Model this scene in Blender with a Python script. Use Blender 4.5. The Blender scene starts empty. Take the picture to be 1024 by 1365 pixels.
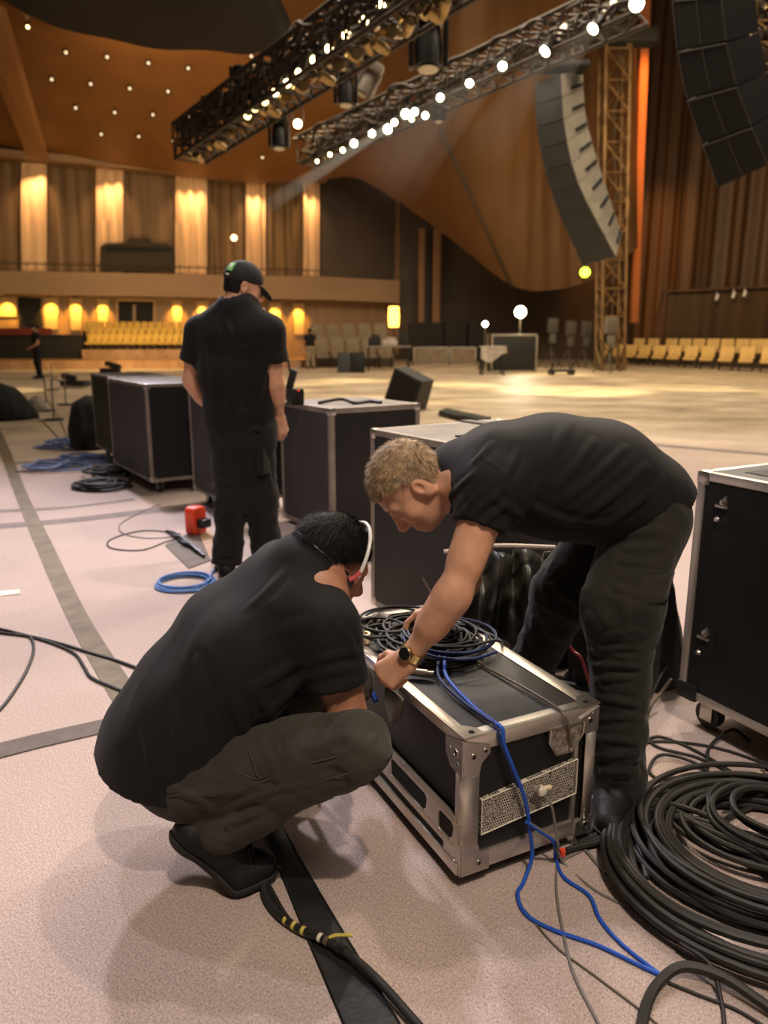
import bpy, bmesh, math, random
import numpy as np
from mathutils import Vector, Matrix
random.seed(7); RS = np.random.RandomState(5)
SC = bpy.context.scene; COL = SC.collection
# ---------------------------------------------------------------- camera
FPX = 1015.0; TH = math.radians(13.0); HC = 1.35; CT, ST = math.cos(TH), math.sin(TH)
cam = bpy.data.cameras.new('camera'); co = bpy.data.objects.new('camera', cam); COL.objects.link(co)
co.location = (0, 0, HC); co.rotation_euler = (math.pi/2 - TH, 0, 0)
cam.sensor_fit = 'VERTICAL'; cam.sensor_height = 36; cam.lens = 36*FPX/1365
cam.clip_end = 300; cam.clip_start = .05
cam.dof.use_dof = True; cam.dof.focus_distance = 1.95; cam.dof.aperture_fstop = 2.9
SC.camera = co
def ray(px, py):
    a = (px-512)/FPX; b = -(py-682.5)/FPX
    return np.array((a, CT+b*ST, -ST+b*CT))
def at(px, py, Y):
    d = ray(px, py); t = Y/d[1]; return np.array((d[0]*t, Y, HC+d[2]*t))
def gz(px, py, z=0.0):
    d = ray(px, py); t = (z-HC)/d[2]; return np.array((d[0]*t, d[1]*t, z))
def onplane(px, py, p0, n):
    d = ray(px, py); o = np.array((0, 0, HC)); n = np.array(n, float); p0 = np.array(p0, float)
    return o + d*(np.dot(p0-o, n)/np.dot(d, n))
def V(*a): return np.array(a, float)
def nz(v): v = np.array(v, float); return v/max(np.linalg.norm(v), 1e-9)
# ---------------------------------------------------------------- materials
MATS = {}
def mat(name, col, rough=.6, metal=0.0, bump=0.0, bscale=200.0, var=0.0, vscale=8.0, emis=None, estr=0.0, spec=.5, sss=0.0, stretch=None, alpha=1.0, trans=0.0, sheen=0.0, bdist=.01):
    if name in MATS: return MATS[name]
    m = bpy.data.materials.new(name); m.use_nodes = True; nt = m.node_tree; b = nt.nodes['Principled BSDF']
    c4 = (*col, 1); b.inputs['Base Color'].default_value = c4
    b.inputs['Roughness'].default_value = rough; b.inputs['Metallic'].default_value = metal
    b.inputs['Specular IOR Level'].default_value = spec
    if sss: b.inputs['Subsurface Weight'].default_value = sss; b.inputs['Subsurface Radius'].default_value = (.012, .005, .003); b.inputs['Subsurface Scale'].default_value = 1
    if sheen: b.inputs['Sheen Weight'].default_value = sheen; b.inputs['Sheen Roughness'].default_value = .5
    if emis: b.inputs['Emission Color'].default_value = (*emis, 1); b.inputs['Emission Strength'].default_value = estr
    if alpha < 1: b.inputs['Alpha'].default_value = alpha
    if trans: b.inputs['Transmission Weight'].default_value = trans
    tc = nt.nodes.new('ShaderNodeTexCoord'); src = tc.outputs['Object']
    if stretch:
        mp = nt.nodes.new('ShaderNodeMapping'); mp.inputs['Scale'].default_value = stretch; nt.links.new(src, mp.inputs[0]); src = mp.outputs[0]
    if var:
        n = nt.nodes.new('ShaderNodeTexNoise'); n.inputs['Scale'].default_value = vscale; n.inputs['Detail'].default_value = 5; nt.links.new(src, n.inputs['Vector'])
        r = nt.nodes.new('ShaderNodeMapRange'); r.inputs[1].default_value = .3; r.inputs[2].default_value = .7; r.inputs[3].default_value = 1-var; r.inputs[4].default_value = 1+var
        nt.links.new(n.outputs[0], r.inputs[0])
        mx = nt.nodes.new('ShaderNodeVectorMath'); mx.operation = 'SCALE'; mx.inputs[0].default_value = col; nt.links.new(r.outputs[0], mx.inputs['Scale'])
        nt.links.new(mx.outputs[0], b.inputs['Base Color'])
    if bump:
        n = nt.nodes.new('ShaderNodeTexNoise'); n.inputs['Scale'].default_value = bscale; n.inputs['Detail'].default_value = 3; nt.links.new(src, n.inputs['Vector'])
        bp = nt.nodes.new('ShaderNodeBump'); bp.inputs['Strength'].default_value = bump; bp.inputs['Distance'].default_value = bdist
        nt.links.new(n.outputs[0], bp.inputs['Height']); nt.links.new(bp.outputs[0], b.inputs['Normal'])
    MATS[name] = m; return m
def glow(name, col, s):
    if name in MATS: return MATS[name]
    m = bpy.data.materials.new(name); m.use_nodes = True; nt = m.node_tree; nt.nodes.clear()
    e = nt.nodes.new('ShaderNodeEmission'); e.inputs[0].default_value = (*col, 1); e.inputs[1].default_value = s
    o = nt.nodes.new('ShaderNodeOutputMaterial'); nt.links.new(e.outputs[0], o.inputs[0]); MATS[name] = m; return m
def M(k): return MATS[k]
mat('shirt', (.0050, .0045, .0041), .85, bump=.12, bscale=900, var=.25, vscale=14, sheen=.03, spec=.25)
mat('trousers', (.0145, .0132, .0102), .85, bump=.2, bscale=700, var=.35, vscale=12, sheen=.10, spec=.25)
mat('trousers_olive', (.034, .031, .024), .85, bump=.2, bscale=700, var=.3, vscale=9, sheen=.1, spec=.25)
mat('trousers_black', (.0065, .0062, .0056), .85, bump=.2, bscale=700, var=.35, vscale=12, sheen=.05, spec=.25)
mat('boot', (.006, .0058, .0055), .6, bump=.25, bscale=60, spec=.3)
mat('sole', (.012, .011, .010), .8, bump=.2, bscale=100)
mat('skin', (.54, .285, .175), .5, sss=.15, bump=.12, bscale=350, var=.14, vscale=22, spec=.4, bdist=.003)
mat('skin_dark', (.33, .15, .085), .5, sss=.15, bump=.12, bscale=350, var=.14, vscale=22, spec=.4, bdist=.003)
mat('hair_blond', (.30, .20, .105), .6, var=.45, vscale=60, spec=.4)
mat('hair_grey', (.22, .17, .12), .6, var=.4, vscale=60, spec=.3)
mat('hair_black', (.006, .005, .0042), .65, var=.5, vscale=60, spec=.2)
mat('eye', (.5, .45, .4), .2)
mat('seam', (.05, .045, .038), .8)
mat('shirt_seam', (.02, .02, .02), .8)
mat('aluminium', (.60, .56, .50), .36, metal=.85, bump=.05, bscale=60, var=.10, vscale=9)
mat('aluminium_dull', (.27, .235, .20), .5, metal=.6, var=.25, vscale=6)
mat('steel', (.50, .47, .43), .3, metal=.95, var=.12, vscale=30)
mat('case_black', (.006, .006, .006), .5, bump=.12, bscale=500, var=.3, vscale=6, spec=.4)
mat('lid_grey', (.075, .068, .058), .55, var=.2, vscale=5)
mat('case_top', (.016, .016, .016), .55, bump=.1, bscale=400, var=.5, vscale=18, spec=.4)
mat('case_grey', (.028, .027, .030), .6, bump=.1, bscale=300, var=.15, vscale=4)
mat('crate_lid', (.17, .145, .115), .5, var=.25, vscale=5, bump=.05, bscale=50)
mat('hole', (.002, .002, .002), .7)
mat('rubber', (.010, .0097, .0092), .5, bump=.1, bscale=80, var=.3, vscale=20)
mat('cable_black', (.013, .0118, .010), .62, var=.35, vscale=12)
mat('cable_grey', (.17, .155, .14), .45)
mat('cable_brown', (.10, .075, .05), .45)
mat('cable_blue', (.016, .08, .42), .55, spec=.3)
mat('cable_blue_dark', (.008, .022, .085), .6, spec=.3)
mat('cable_pink', (.5, .08, .09), .4)
mat('tape_yellow', (.5, .42, .08), .6)
mat('tape_white', (.62, .58, .48), .6)
mat('white_plastic', (.62, .6, .56), .4)
mat('band_white', (.6, .59, .57), .3)
mat('gold', (.55, .40, .18), .28, metal=1)
mat('black_plastic', (.010, .010, .010), .38)
mat('orange_plastic', (.75, .055, .015), .4, var=.12, vscale=15)
mat('black_cloth', (.009, .009, .009), .95, bump=.3, bscale=200, var=.3, vscale=10, sheen=.05)
mat('grey_plastic_sheet', (.045, .043, .034), .35, var=.4, vscale=14, bump=.25, bscale=18)
mat('truss', (.045, .031, .020), .6, metal=.1)
mat('tower', (.17, .10, .042), .45, metal=.5, var=.5, vscale=2)
mat('truss_gold', (.42, .29, .13), .35, metal=.8, var=.4, vscale=9)
mat('seat_yellow', (.62, .40, .09), .8, var=.12, vscale=3)
mat('seat_tan', (.58, .38, .13), .8, var=.15, vscale=3)
mat('seat_beige', (.16, .12, .08), .85, var=.2, vscale=3)
mat('array_black', (.010, .0095, .009), .6)
mat('array_grid', (.010, .009, .0085), .7, bump=.2, bscale=60)
mat('array_grey', (.20, .175, .135), .55, var=.12, vscale=3)
mat('dark', (.006, .0055, .005), .8)
mat('paper', (.72, .68, .6), .7)
mat('cap_green', (.18, .55, .12), .6)
mat('cap', (.007, .007, .007), .85, bump=.2, bscale=600)
mat('light_cloth', (.33, .29, .25), .9, var=.2, vscale=4)
mat('red_cloth', (.16, .025, .015), .9)
mat('cream', (.75, .62, .42), .6, var=.1)
glow('bulb', (1, .74, .36), 16); glow('bulb_hot', (1, .84, .55), 45); glow('bulb_soft', (1, .70, .28), 7); glow('bulb_green', (.65, 1, .05), 6)
glow('bulb_dim', (1, .72, .4), 1.6); glow('lantern', (1, .42, .05), 9); glow('red_led', (1, .06, .02), 1.2); glow('work', (1, .9, .6), 90)
# ---------------------------------------------------------------- object helpers
def link(o): COL.objects.link(o); return o
def thing(name, label, cat, loc=(0, 0, 0), rz=0, group=None):
    o = link(bpy.data.objects.new(name, None)); o.location = [float(q) for q in loc]; o.rotation_euler = (0, 0, rz); o.empty_display_size = .1
    o['label'] = label; o['category'] = cat
    if group: o['group'] = group
    return o
def tag(o, label, cat, group=None):
    o['label'] = label; o['category'] = cat
    if group: o['group'] = group
    return o
class MB:
    """collects verts and faces of ONE part"""
    def __init__(s): s.v = []; s.f = []
    def add(s, vs, fs):
        b = len(s.v); s.v += [tuple(float(q) for q in p) for p in vs]; s.f += [tuple(int(i)+b for i in f) for f in fs]; return s
    def box(s, c, size, R=None, bev=0.0):
        bm = bmesh.new(); bmesh.ops.create_cube(bm, size=1)
        bmesh.ops.scale(bm, vec=size, verts=bm.verts)
        if bev: bmesh.ops.bevel(bm, geom=bm.edges[:], offset=min(bev, min(size)*.45), segments=2, affect='EDGES', profile=.6)
        M4 = Matrix.Translation([float(q) for q in c]) @ (R.to_4x4() if R is not None else Matrix.Identity(4))
        bm.transform(M4); bm.verts.index_update()
        s.add([v.co[:] for v in bm.verts], [[v.index for v in f.verts] for f in bm.faces]); bm.free(); return s
    def bx(s, a, b, bev=0.0):
        a = np.minimum(a, b) if False else np.array(a, float); b = np.array(b, float)
        return s.box((a+b)/2, tuple(np.abs(b-a)), None, bev)
    def cyl(s, a, b, r, r2=None, n=12, cap=True):
        a = V(*a); b = V(*b); r2 = r if r2 is None else r2; d = nz(b-a); u = nz(np.cross(d, (0, 0, 1) if abs(d[2]) < .9 else (1, 0, 0))); w = np.cross(d, u)
        vs = []
        for c, rr in ((a, r), (b, r2)):
            for i in range(n): t = 2*math.pi*i/n; vs.append(c+rr*(u*math.cos(t)+w*math.sin(t)))
        fs = [(i, (i+1) % n, n+(i+1) % n, n+i) for i in range(n)]
        if cap: fs += [tuple(range(n-1, -1, -1)), tuple(range(n, 2*n))]
        return s.add(vs, fs)
    def lathe(s, c, prof, axis=(0, 0, 1), n=16):
        d = nz(axis); u = nz(np.cross(d, (0, 0, 1) if abs(d[2]) < .9 else (1, 0, 0))); w = np.cross(d, u); c = V(*c); vs = []
        for r, h in prof:
            for i in range(n): t = 2*math.pi*i/n; vs.append(c+d*h+r*(u*math.cos(t)+w*math.sin(t)))
        fs = [(k*n+i, k*n+(i+1) % n, (k+1)*n+(i+1) % n, (k+1)*n+i) for k in range(len(prof)-1) for i in range(n)]
        return s.add(vs, fs)
    def tube(s, pts, r, n=8, sub=8, closed=False):
        P = spline(pts, sub, closed); N = len(P); rr = np.full(N, r) if np.isscalar(r) else np.interp(np.linspace(0, 1, N), np.linspace(0, 1, len(r)), r)
        T = np.gradient(P, axis=0); T /= np.maximum(np.linalg.norm(T, axis=1, keepdims=True), 1e-9)
        u = np.cross(T[0], (0, 0, 1)); u = nz(u if np.linalg.norm(u) > .1 else np.cross(T[0], (1, 0, 0))); vs = []
        for i in range(N):
            u = nz(u-T[i]*np.dot(u, T[i])); w = np.cross(T[i], u)
            for k in range(n): t = 2*math.pi*k/n; vs.append(P[i]+rr[i]*(u*math.cos(t)+w*math.sin(t)))
        fs = [(i*n+k, i*n+(k+1) % n, (i+1)*n+(k+1) % n, (i+1)*n+k) for i in range(N-1) for k in range(n)]
        fs += [tuple(range(n-1, -1, -1)), tuple(range((N-1)*n, N*n))]
        return s.add(vs, fs)
    def poly(s, pts, d):
        """flat outline given a thickness vector d"""
        n = len(pts); pts = [V(*p) for p in pts]; d = V(*d)
        return s.add(pts+[p+d for p in pts], [tuple(range(n-1, -1, -1)), tuple(range(n, 2*n))]+[(i, (i+1) % n, n+(i+1) % n, n+i) for i in range(n)])
    def grid(s, G):
        G = np.asarray(G, float); a, b = G.shape[:2]
        return s.add(G.reshape(-1, 3), [(i*b+j, i*b+j+1, (i+1)*b+j+1, (i+1)*b+j) for i in range(a-1) for j in range(b-1)])
    def build(s, name, m, parent=None, smooth=True, world=False):
        me = bpy.data.meshes.new(name); vs = s.v
        if world and parent is not None:
            L = parent.matrix_basis if False else None
            inv = (Matrix.Translation(parent.location) @ parent.rotation_euler.to_matrix().to_4x4()).inverted()
            vs = [tuple(inv @ Vector(p)) for p in vs]
        me.from_pydata(vs, [], s.f); me.update()
        bm = bmesh.new(); bm.from_mesh(me); bmesh.ops.recalc_face_normals(bm, faces=bm.faces)
        if smooth:
            for e in bm.edges: e.smooth = not (len(e.link_faces) == 2 and e.calc_face_angle(0) > .7)
            for f in bm.faces: f.smooth = True
        bm.to_mesh(me); bm.free()
        me.materials.append(MATS[m] if isinstance(m, str) else m)
        o = link(bpy.data.objects.new(name, me))
        if parent is not None: o.parent = parent
        return o
def spline(pts, sub=8, closed=False):
    P = [V(*p) for p in pts]
    if len(P) < 3 or sub <= 1: return np.array(P)
    Q = ([P[-1]]+P+[P[0], P[1]]) if closed else ([2*P[0]-P[1]]+P+[2*P[-1]-P[-2]])
    out = []
    for i in range(1, len(Q)-2):
        a, b, c, d = Q[i-1], Q[i], Q[i+1], Q[i+2]
        for k in range(sub):
            t = k/sub; out.append(.5*((2*b)+(c-a)*t+(2*a-5*b+4*c-d)*t*t+(3*b-a-3*c+d)*t**3))
    out.append(Q[-2]); return np.array(out)
def struct(o): o['kind'] = 'structure'; return o
def children(o): return [c for c in bpy.data.objects if c.parent == o]
def copy_tree(o, parent=None):
    c = o.copy(); link(c); c.parent = parent
    for ch in children(o): copy_tree(ch, c)
    return c
ORD = 'first second third fourth fifth sixth seventh eighth ninth tenth eleventh twelfth thirteenth fourteenth fifteenth sixteenth seventeenth eighteenth nineteenth twentieth'.split()
def Rz(a): return Matrix.Rotation(a, 3, 'Z')
def Rframe(x, y, z): return Matrix((tuple(x), tuple(y), tuple(z))).transposed()
# ---------------------------------------------------------------- signed distance modelling (bodies, clothes)
def _h(i, j, k):
    n = (i*73856093 ^ j*19349663 ^ k*83492791) & 0x7fffffff
    n = (n ^ (n >> 13))*1274126177 & 0x7fffffff
    return ((n ^ (n >> 16)) & 0xffff)/65535.0
def vnoise(P):
    P = np.asarray(P); I = np.floor(P).astype(np.int64); f = P-I; f = f*f*(3-2*f); r = 0
    for a in (0, 1):
        for b in (0, 1):
            for c in (0, 1):
                w = (f[:, 0] if a else 1-f[:, 0])*(f[:, 1] if b else 1-f[:, 1])*(f[:, 2] if c else 1-f[:, 2])
                r = r+w*_h(I[:, 0]+a, I[:, 1]+b, I[:, 2]+c)
    return r*2-1
def cone(a, b, ra, rb=None, k=.02):
    a = V(*a); b = V(*b); rb = ra if rb is None else rb; ba = b-a; L2 = max(ba@ba, 1e-9)
    def f(P):
        pa = P-a; t = np.clip(pa@ba/L2, 0, 1); return np.linalg.norm(pa-t[:, None]*ba, axis=1)-(ra+(rb-ra)*t)
    return (f, k)
def ccut(a, b, ra, rb, k=.02, ext=0.0):
    """cone cut flat at b (hem / cuff)"""
    g = cone(a, V(*b)+nz(V(*b)-V(*a))*.06, ra, rb, k)[0]; n = nz(V(*b)-V(*a)); c = V(*b)
    return (lambda P: np.maximum(g(P), (P-c)@n), k)
def ell(c, R, rad, k=.02):
    c = V(*c); R = np.array(R, float); rad = V(*rad)
    def f(P):
        q = (P-c)@R.T; k0 = np.linalg.norm(q/rad, axis=1); k1 = np.linalg.norm(q/rad**2, axis=1); return k0*(k0-1)/np.maximum(k1, 1e-6)
    return (f, k)
def cut(prim, c, n):
    g = prim[0]; c = V(*c); n = nz(n); return (lambda P: np.maximum(g(P), (P-c)@n), prim[1])
def smin(a, b, k):
    h = np.maximum(k-np.abs(a-b), 0)/k; return np.minimum(a, b)-h*h*k*.25
def uni(prims):
    def f(P):
        d = prims[0][0](P)
        for g, k in prims[1:]: d = smin(d, g(P), max(k, 1e-4))
        return d
    return f
def sdf_mesh(fn, lo, hi, h):
    lo = V(*lo); hi = V(*hi); C = 4; n = np.ceil((hi-lo)/(h*C)).astype(int)+1; fs = n*C+1
    ax = [lo[i]+h*C*np.arange(n[i])+h*C/2 for i in range(3)]
    cc = np.stack(np.meshgrid(*ax, indexing='ij'), -1).reshape(-1, 3); dc = fn(cc).reshape(n)
    act = np.abs(dc) < h*C*1.15+.006
    D = np.ones(fs, np.float32); rep = np.repeat(np.repeat(np.repeat(dc, C, 0), C, 1), C, 2); D[:-1, :-1, :-1] = np.sign(rep)*1.0
    m = np.zeros(fs, bool); ra = np.repeat(np.repeat(np.repeat(act, C, 0), C, 1), C, 2)
    for dx in (0, 1):
        for dy in (0, 1):
            for dz in (0, 1): m[dx:fs[0]-1+dx, dy:fs[1]-1+dy, dz:fs[2]-1+dz] |= ra
    idx = np.argwhere(m); D[m] = np.concatenate([fn(lo+q*h) for q in np.array_split(idx, max(1, len(idx)//400000+1))])
    S = D < 0
    cnt = sum(S[dx:fs[0]-1+dx, dy:fs[1]-1+dy, dz:fs[2]-1+dz].astype(np.int8) for dx in (0, 1) for dy in (0, 1) for dz in (0, 1))
    A = (cnt > 0) & (cnt < 8); cells = np.argwhere(A); vid = -np.ones(A.shape, int); vid[A] = np.arange(len(cells))
    acc = np.zeros((len(cells), 3)); w = np.zeros(len(cells)); cor = [(a, b, c) for a in (0, 1) for b in (0, 1) for c in (0, 1)]
    val = {q: D[cells[:, 0]+q[0], cells[:, 1]+q[1], cells[:, 2]+q[2]].astype(float) for q in cor}
    for q in cor:
        for a in range(3):
            if q[a] == 0:
                q2 = list(q); q2[a] = 1; q2 = tuple(q2); d0, d1 = val[q], val[q2]; x = (d0 < 0) != (d1 < 0)
                t = np.where(x, d0/np.where(x, d0-d1, 1), 0); p = np.tile(np.array(q, float), (len(cells), 1)); p[:, a] = t
                acc[x] += p[x]; w[x] += 1
    verts = lo+h*(cells+acc/np.maximum(w, 1)[:, None]); quads = []
    for a in range(3):
        b, c = (a+1) % 3, (a+2) % 3; sl0 = [slice(None)]*3; sl1 = [slice(None)]*3; sl0[a] = slice(0, -1); sl1[a] = slice(1, None)
        E = S[tuple(sl0)] != S[tuple(sl1)]; e = np.argwhere(E); e = e[(e[:, b] > 0) & (e[:, c] > 0) & (e[:, b] < fs[b]-1) & (e[:, c] < fs[c]-1)]
        if not len(e): continue
        o = [e.copy() for _ in range(4)]; o[1][:, b] -= 1; o[2][:, b] -= 1; o[2][:, c] -= 1; o[3][:, c] -= 1
        q = np.stack([vid[x[:, 0], x[:, 1], x[:, 2]] for x in o], 1); fl = S[e[:, 0], e[:, 1], e[:, 2]]
        q[~fl] = q[~fl][:, ::-1]; quads.append(q[(q >= 0).all(1)])
    return verts, np.concatenate(quads)
def sdf_obj(name, m, parent, pieces, mats=None):
    """pieces: (fn, lo, hi, h) meshed side by side into one object"""
    vs, fs, b = [], [], 0
    for fn, lo, hi, h in pieces:
        v, q = sdf_mesh(fn, lo, hi, h); vs.append(v); fs.append(q+b); b += len(v)
    v = np.concatenate(vs); q = np.concatenate(fs); L = np.array(parent.location) if parent is not None else np.zeros(3)
    me = bpy.data.meshes.new(name); me.from_pydata((v-L).tolist(), [], q.tolist()); me.update()
    me.polygons.foreach_set('use_smooth', [True]*len(me.polygons)); me.materials.append(MATS[m])
    o = link(bpy.data.objects.new(name, me)); o.parent = parent; return o
def bounds(pts, pad):
    P = np.array(pts); return P.min(0)-pad, P.max(0)+pad
# ---------------------------------------------------------------- people
def frame(f, u):
    f = nz(f); u = V(*u); u = nz(u-f*(u@f)); r = np.cross(f, u); return r, f, u      # right, forward, up
def head_prims(c, f, u, S=1.0):
    r, f, u = frame(f, u); R = np.array([r, f, u]); c = V(*c)
    L = lambda x, y, z: c+S*(x*r+y*f+z*u)
    E = lambda p, rad, k: ell(L(*p), R, [q*S for q in rad], k*S)
    P = [E((0, -.014, .034), (.077, .098, .086), .02), E((0, .026, -.035), (.063, .068, .086), .035), E((0, .066, -.096), (.028, .024, .020), .035),
         E((0, .03, -.078), (.052, .05, .035), .03)]
    for s in (-1, 1): P += [E((s*.044, .055, -.03), (.02, .022, .02), .03)]
    P += [cone(L(0, .086, .004), L(0, .113, -.038), .0085*S, .0115*S, .014*S), E((0, .108, -.044), (.012, .012, .010), .008), E((.012, .098, -.046), (.009, .011, .009), .008), E((-.012, .098, -.046), (.009, .011, .009), .008),
          cone(L(-.042, .072, .020), L(.042, .072, .020), .012*S, .012*S, .02*S)]
    g = uni(P)
    def face(p):
        d = g(p)
        for s in (-1, 1):
            e = E((s*.032, .101, -.001), (.019, .017, .012), 0)[0](p); d = -smin(-d, e, .014*S)
            q = ell(L(s*.032, .076, -.001), R, (.0145*S, .0135*S, .0135*S), 0)[0](p); d = smin(d, q, .004*S)
        for z, rr in ((-.068, .0062), (-.079, .0075)): d = smin(d, cone(L(-.017, .089, z), L(.017, .089, z), rr*S)[0](p), .008*S)
        for s in (-1, 1):
            a = E((s*.079, -.016, -.008), (.011, .021, .033), 0)[0](p); b = E((s*.092, -.012, -.004), (.010, .012, .020), 0)[0](p)
            a = np.maximum(a, -b); a = smin(a, E((s*.080, -.012, -.034), (.007, .009, .009), 0)[0](p), .006*S); d = smin(d, a, .006*S)
        return d
    return face, L, R
def hand_prims(wr, d, n, side, curl=(35, 45, 30), spread=.0, thumb=25, S=1.0):
    """side +1 = left hand, -1 = right hand; n = back of the hand"""
    d = nz(d); n = nz(V(*n)-d*(V(*n)@d)); s = side*np.cross(d, n); wr = V(*wr); out = []
    palm = []; kn = [(.032, .086), (.0105, .091), (-.011, .086), (-.031, .076)]; ln = [(.040, .025, .021), (.045, .028, .022), (.041, .026, .021), (.032, .020, .019)]
    for i, (a, b) in enumerate(kn):
        K = wr+S*(s*a+d*b); palm.append(cone(wr+S*(s*a*.55+d*.01), K, .0165*S, .0125*S, .02*S))
        p = K; ang = 0; dd = nz(d+s*a*spread*10); seg = []
        for j in range(3):
            ang += math.radians(curl[j]*(1+.06*(i-1.5))); v = dd*math.cos(ang)-n*math.sin(ang); q = p+v*ln[i][j]*S
            seg.append(cone(p, q, (.0098, .0088, .0080)[j]*S, (.0090, .0080, .0068)[j]*S, .003*S)); p = q
        out.append((uni(seg), .006*S))
    p = wr+S*(s*.022+d*.028-n*.006); v = nz(s*.75+d*.65-n*.3); seg = []
    for j, l in enumerate((.040, .032, .026)):
        q = p+v*l*S; seg.append(cone(p, q, (.0140, .0110, .0098)[j]*S, (.0115, .0100, .0080)[j]*S, .005*S)); p = q
        t = math.radians(thumb); v = nz(v*math.cos(t)+(d*.5-s*.8-n*.35)*math.sin(t))
    return palm+out+[(uni(seg), .012*S)]
def crease(P, a, b, w):
    a = V(*a); b = V(*b); ba = b-a; t = np.clip((P-a)@ba/(ba@ba), 0, 1); q = np.linalg.norm(P-a-t[:, None]*ba, axis=1)
    return np.exp(-(q/w)**2)*np.sin(np.pi*np.clip(t*.9+.05, 0, 1))
def grain(P, ax, fl, fa, seed=0):
    """noise stretched along ax: fl cycles/m along it, fa across"""
    ax = nz(ax); u = nz(np.cross(ax, (.3, .2, 1))); w = np.cross(ax, u)
    q = np.stack([P@ax*fl, P@u*fa, P@w*fa], 1)+seed*17.3
    a = 1-np.abs(vnoise(q))*2; b = 1-np.abs(vnoise(q*2.1+5.1))*2
    return a*.7+b*.3
CLOTH = {}
def trace(fn, px, py):
    o = V(0, 0, HC); d = nz(ray(px, py)); t = .8
    for _ in range(90):
        r = fn((o+d*t)[None])[0]
        if r < .0015: return o+d*t
        t += r*.8
        if t > 6: break
    return None
def folds(fn, lines):
    out = []
    for x0, y0, x1, y1, w, am in lines:
        P = [trace(fn, x0+(x1-x0)*u+.03*(y1-y0)*math.sin(u*3.1), y0+(y1-y0)*u-.03*(x1-x0)*math.sin(u*3.1)) for u in (0, .25, .5, .75, 1)]; P = [p for p in P if p is not None]
        P = [p for i, p in enumerate(P) if i == 0 or np.linalg.norm(p-P[i-1]) < .2]
        if len(P) > 1: out.append((P, w, am))
    return out
def fold_disp(Q, fl):
    e = np.zeros(len(Q))
    for P, w, am in fl:
        n = len(P)-1; best = np.full(len(Q), 1e9); tt = np.zeros(len(Q))
        for i in range(n):
            a, b = P[i], P[i+1]; ba = b-a; t = np.clip((Q-a)@ba/max(ba@ba, 1e-9), 0, 1); q = np.linalg.norm(Q-a-t[:, None]*ba, axis=1); m = q < best; best[m] = q[m]; tt[m] = (i+t[m])/n
        x = best/w; e += am*np.sin(np.pi*np.clip(tt*.92+.04, 0, 1))**.7*(np.exp(-x**2)-.45*np.exp(-((x-1.7)/.8)**2))
    return e
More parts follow.
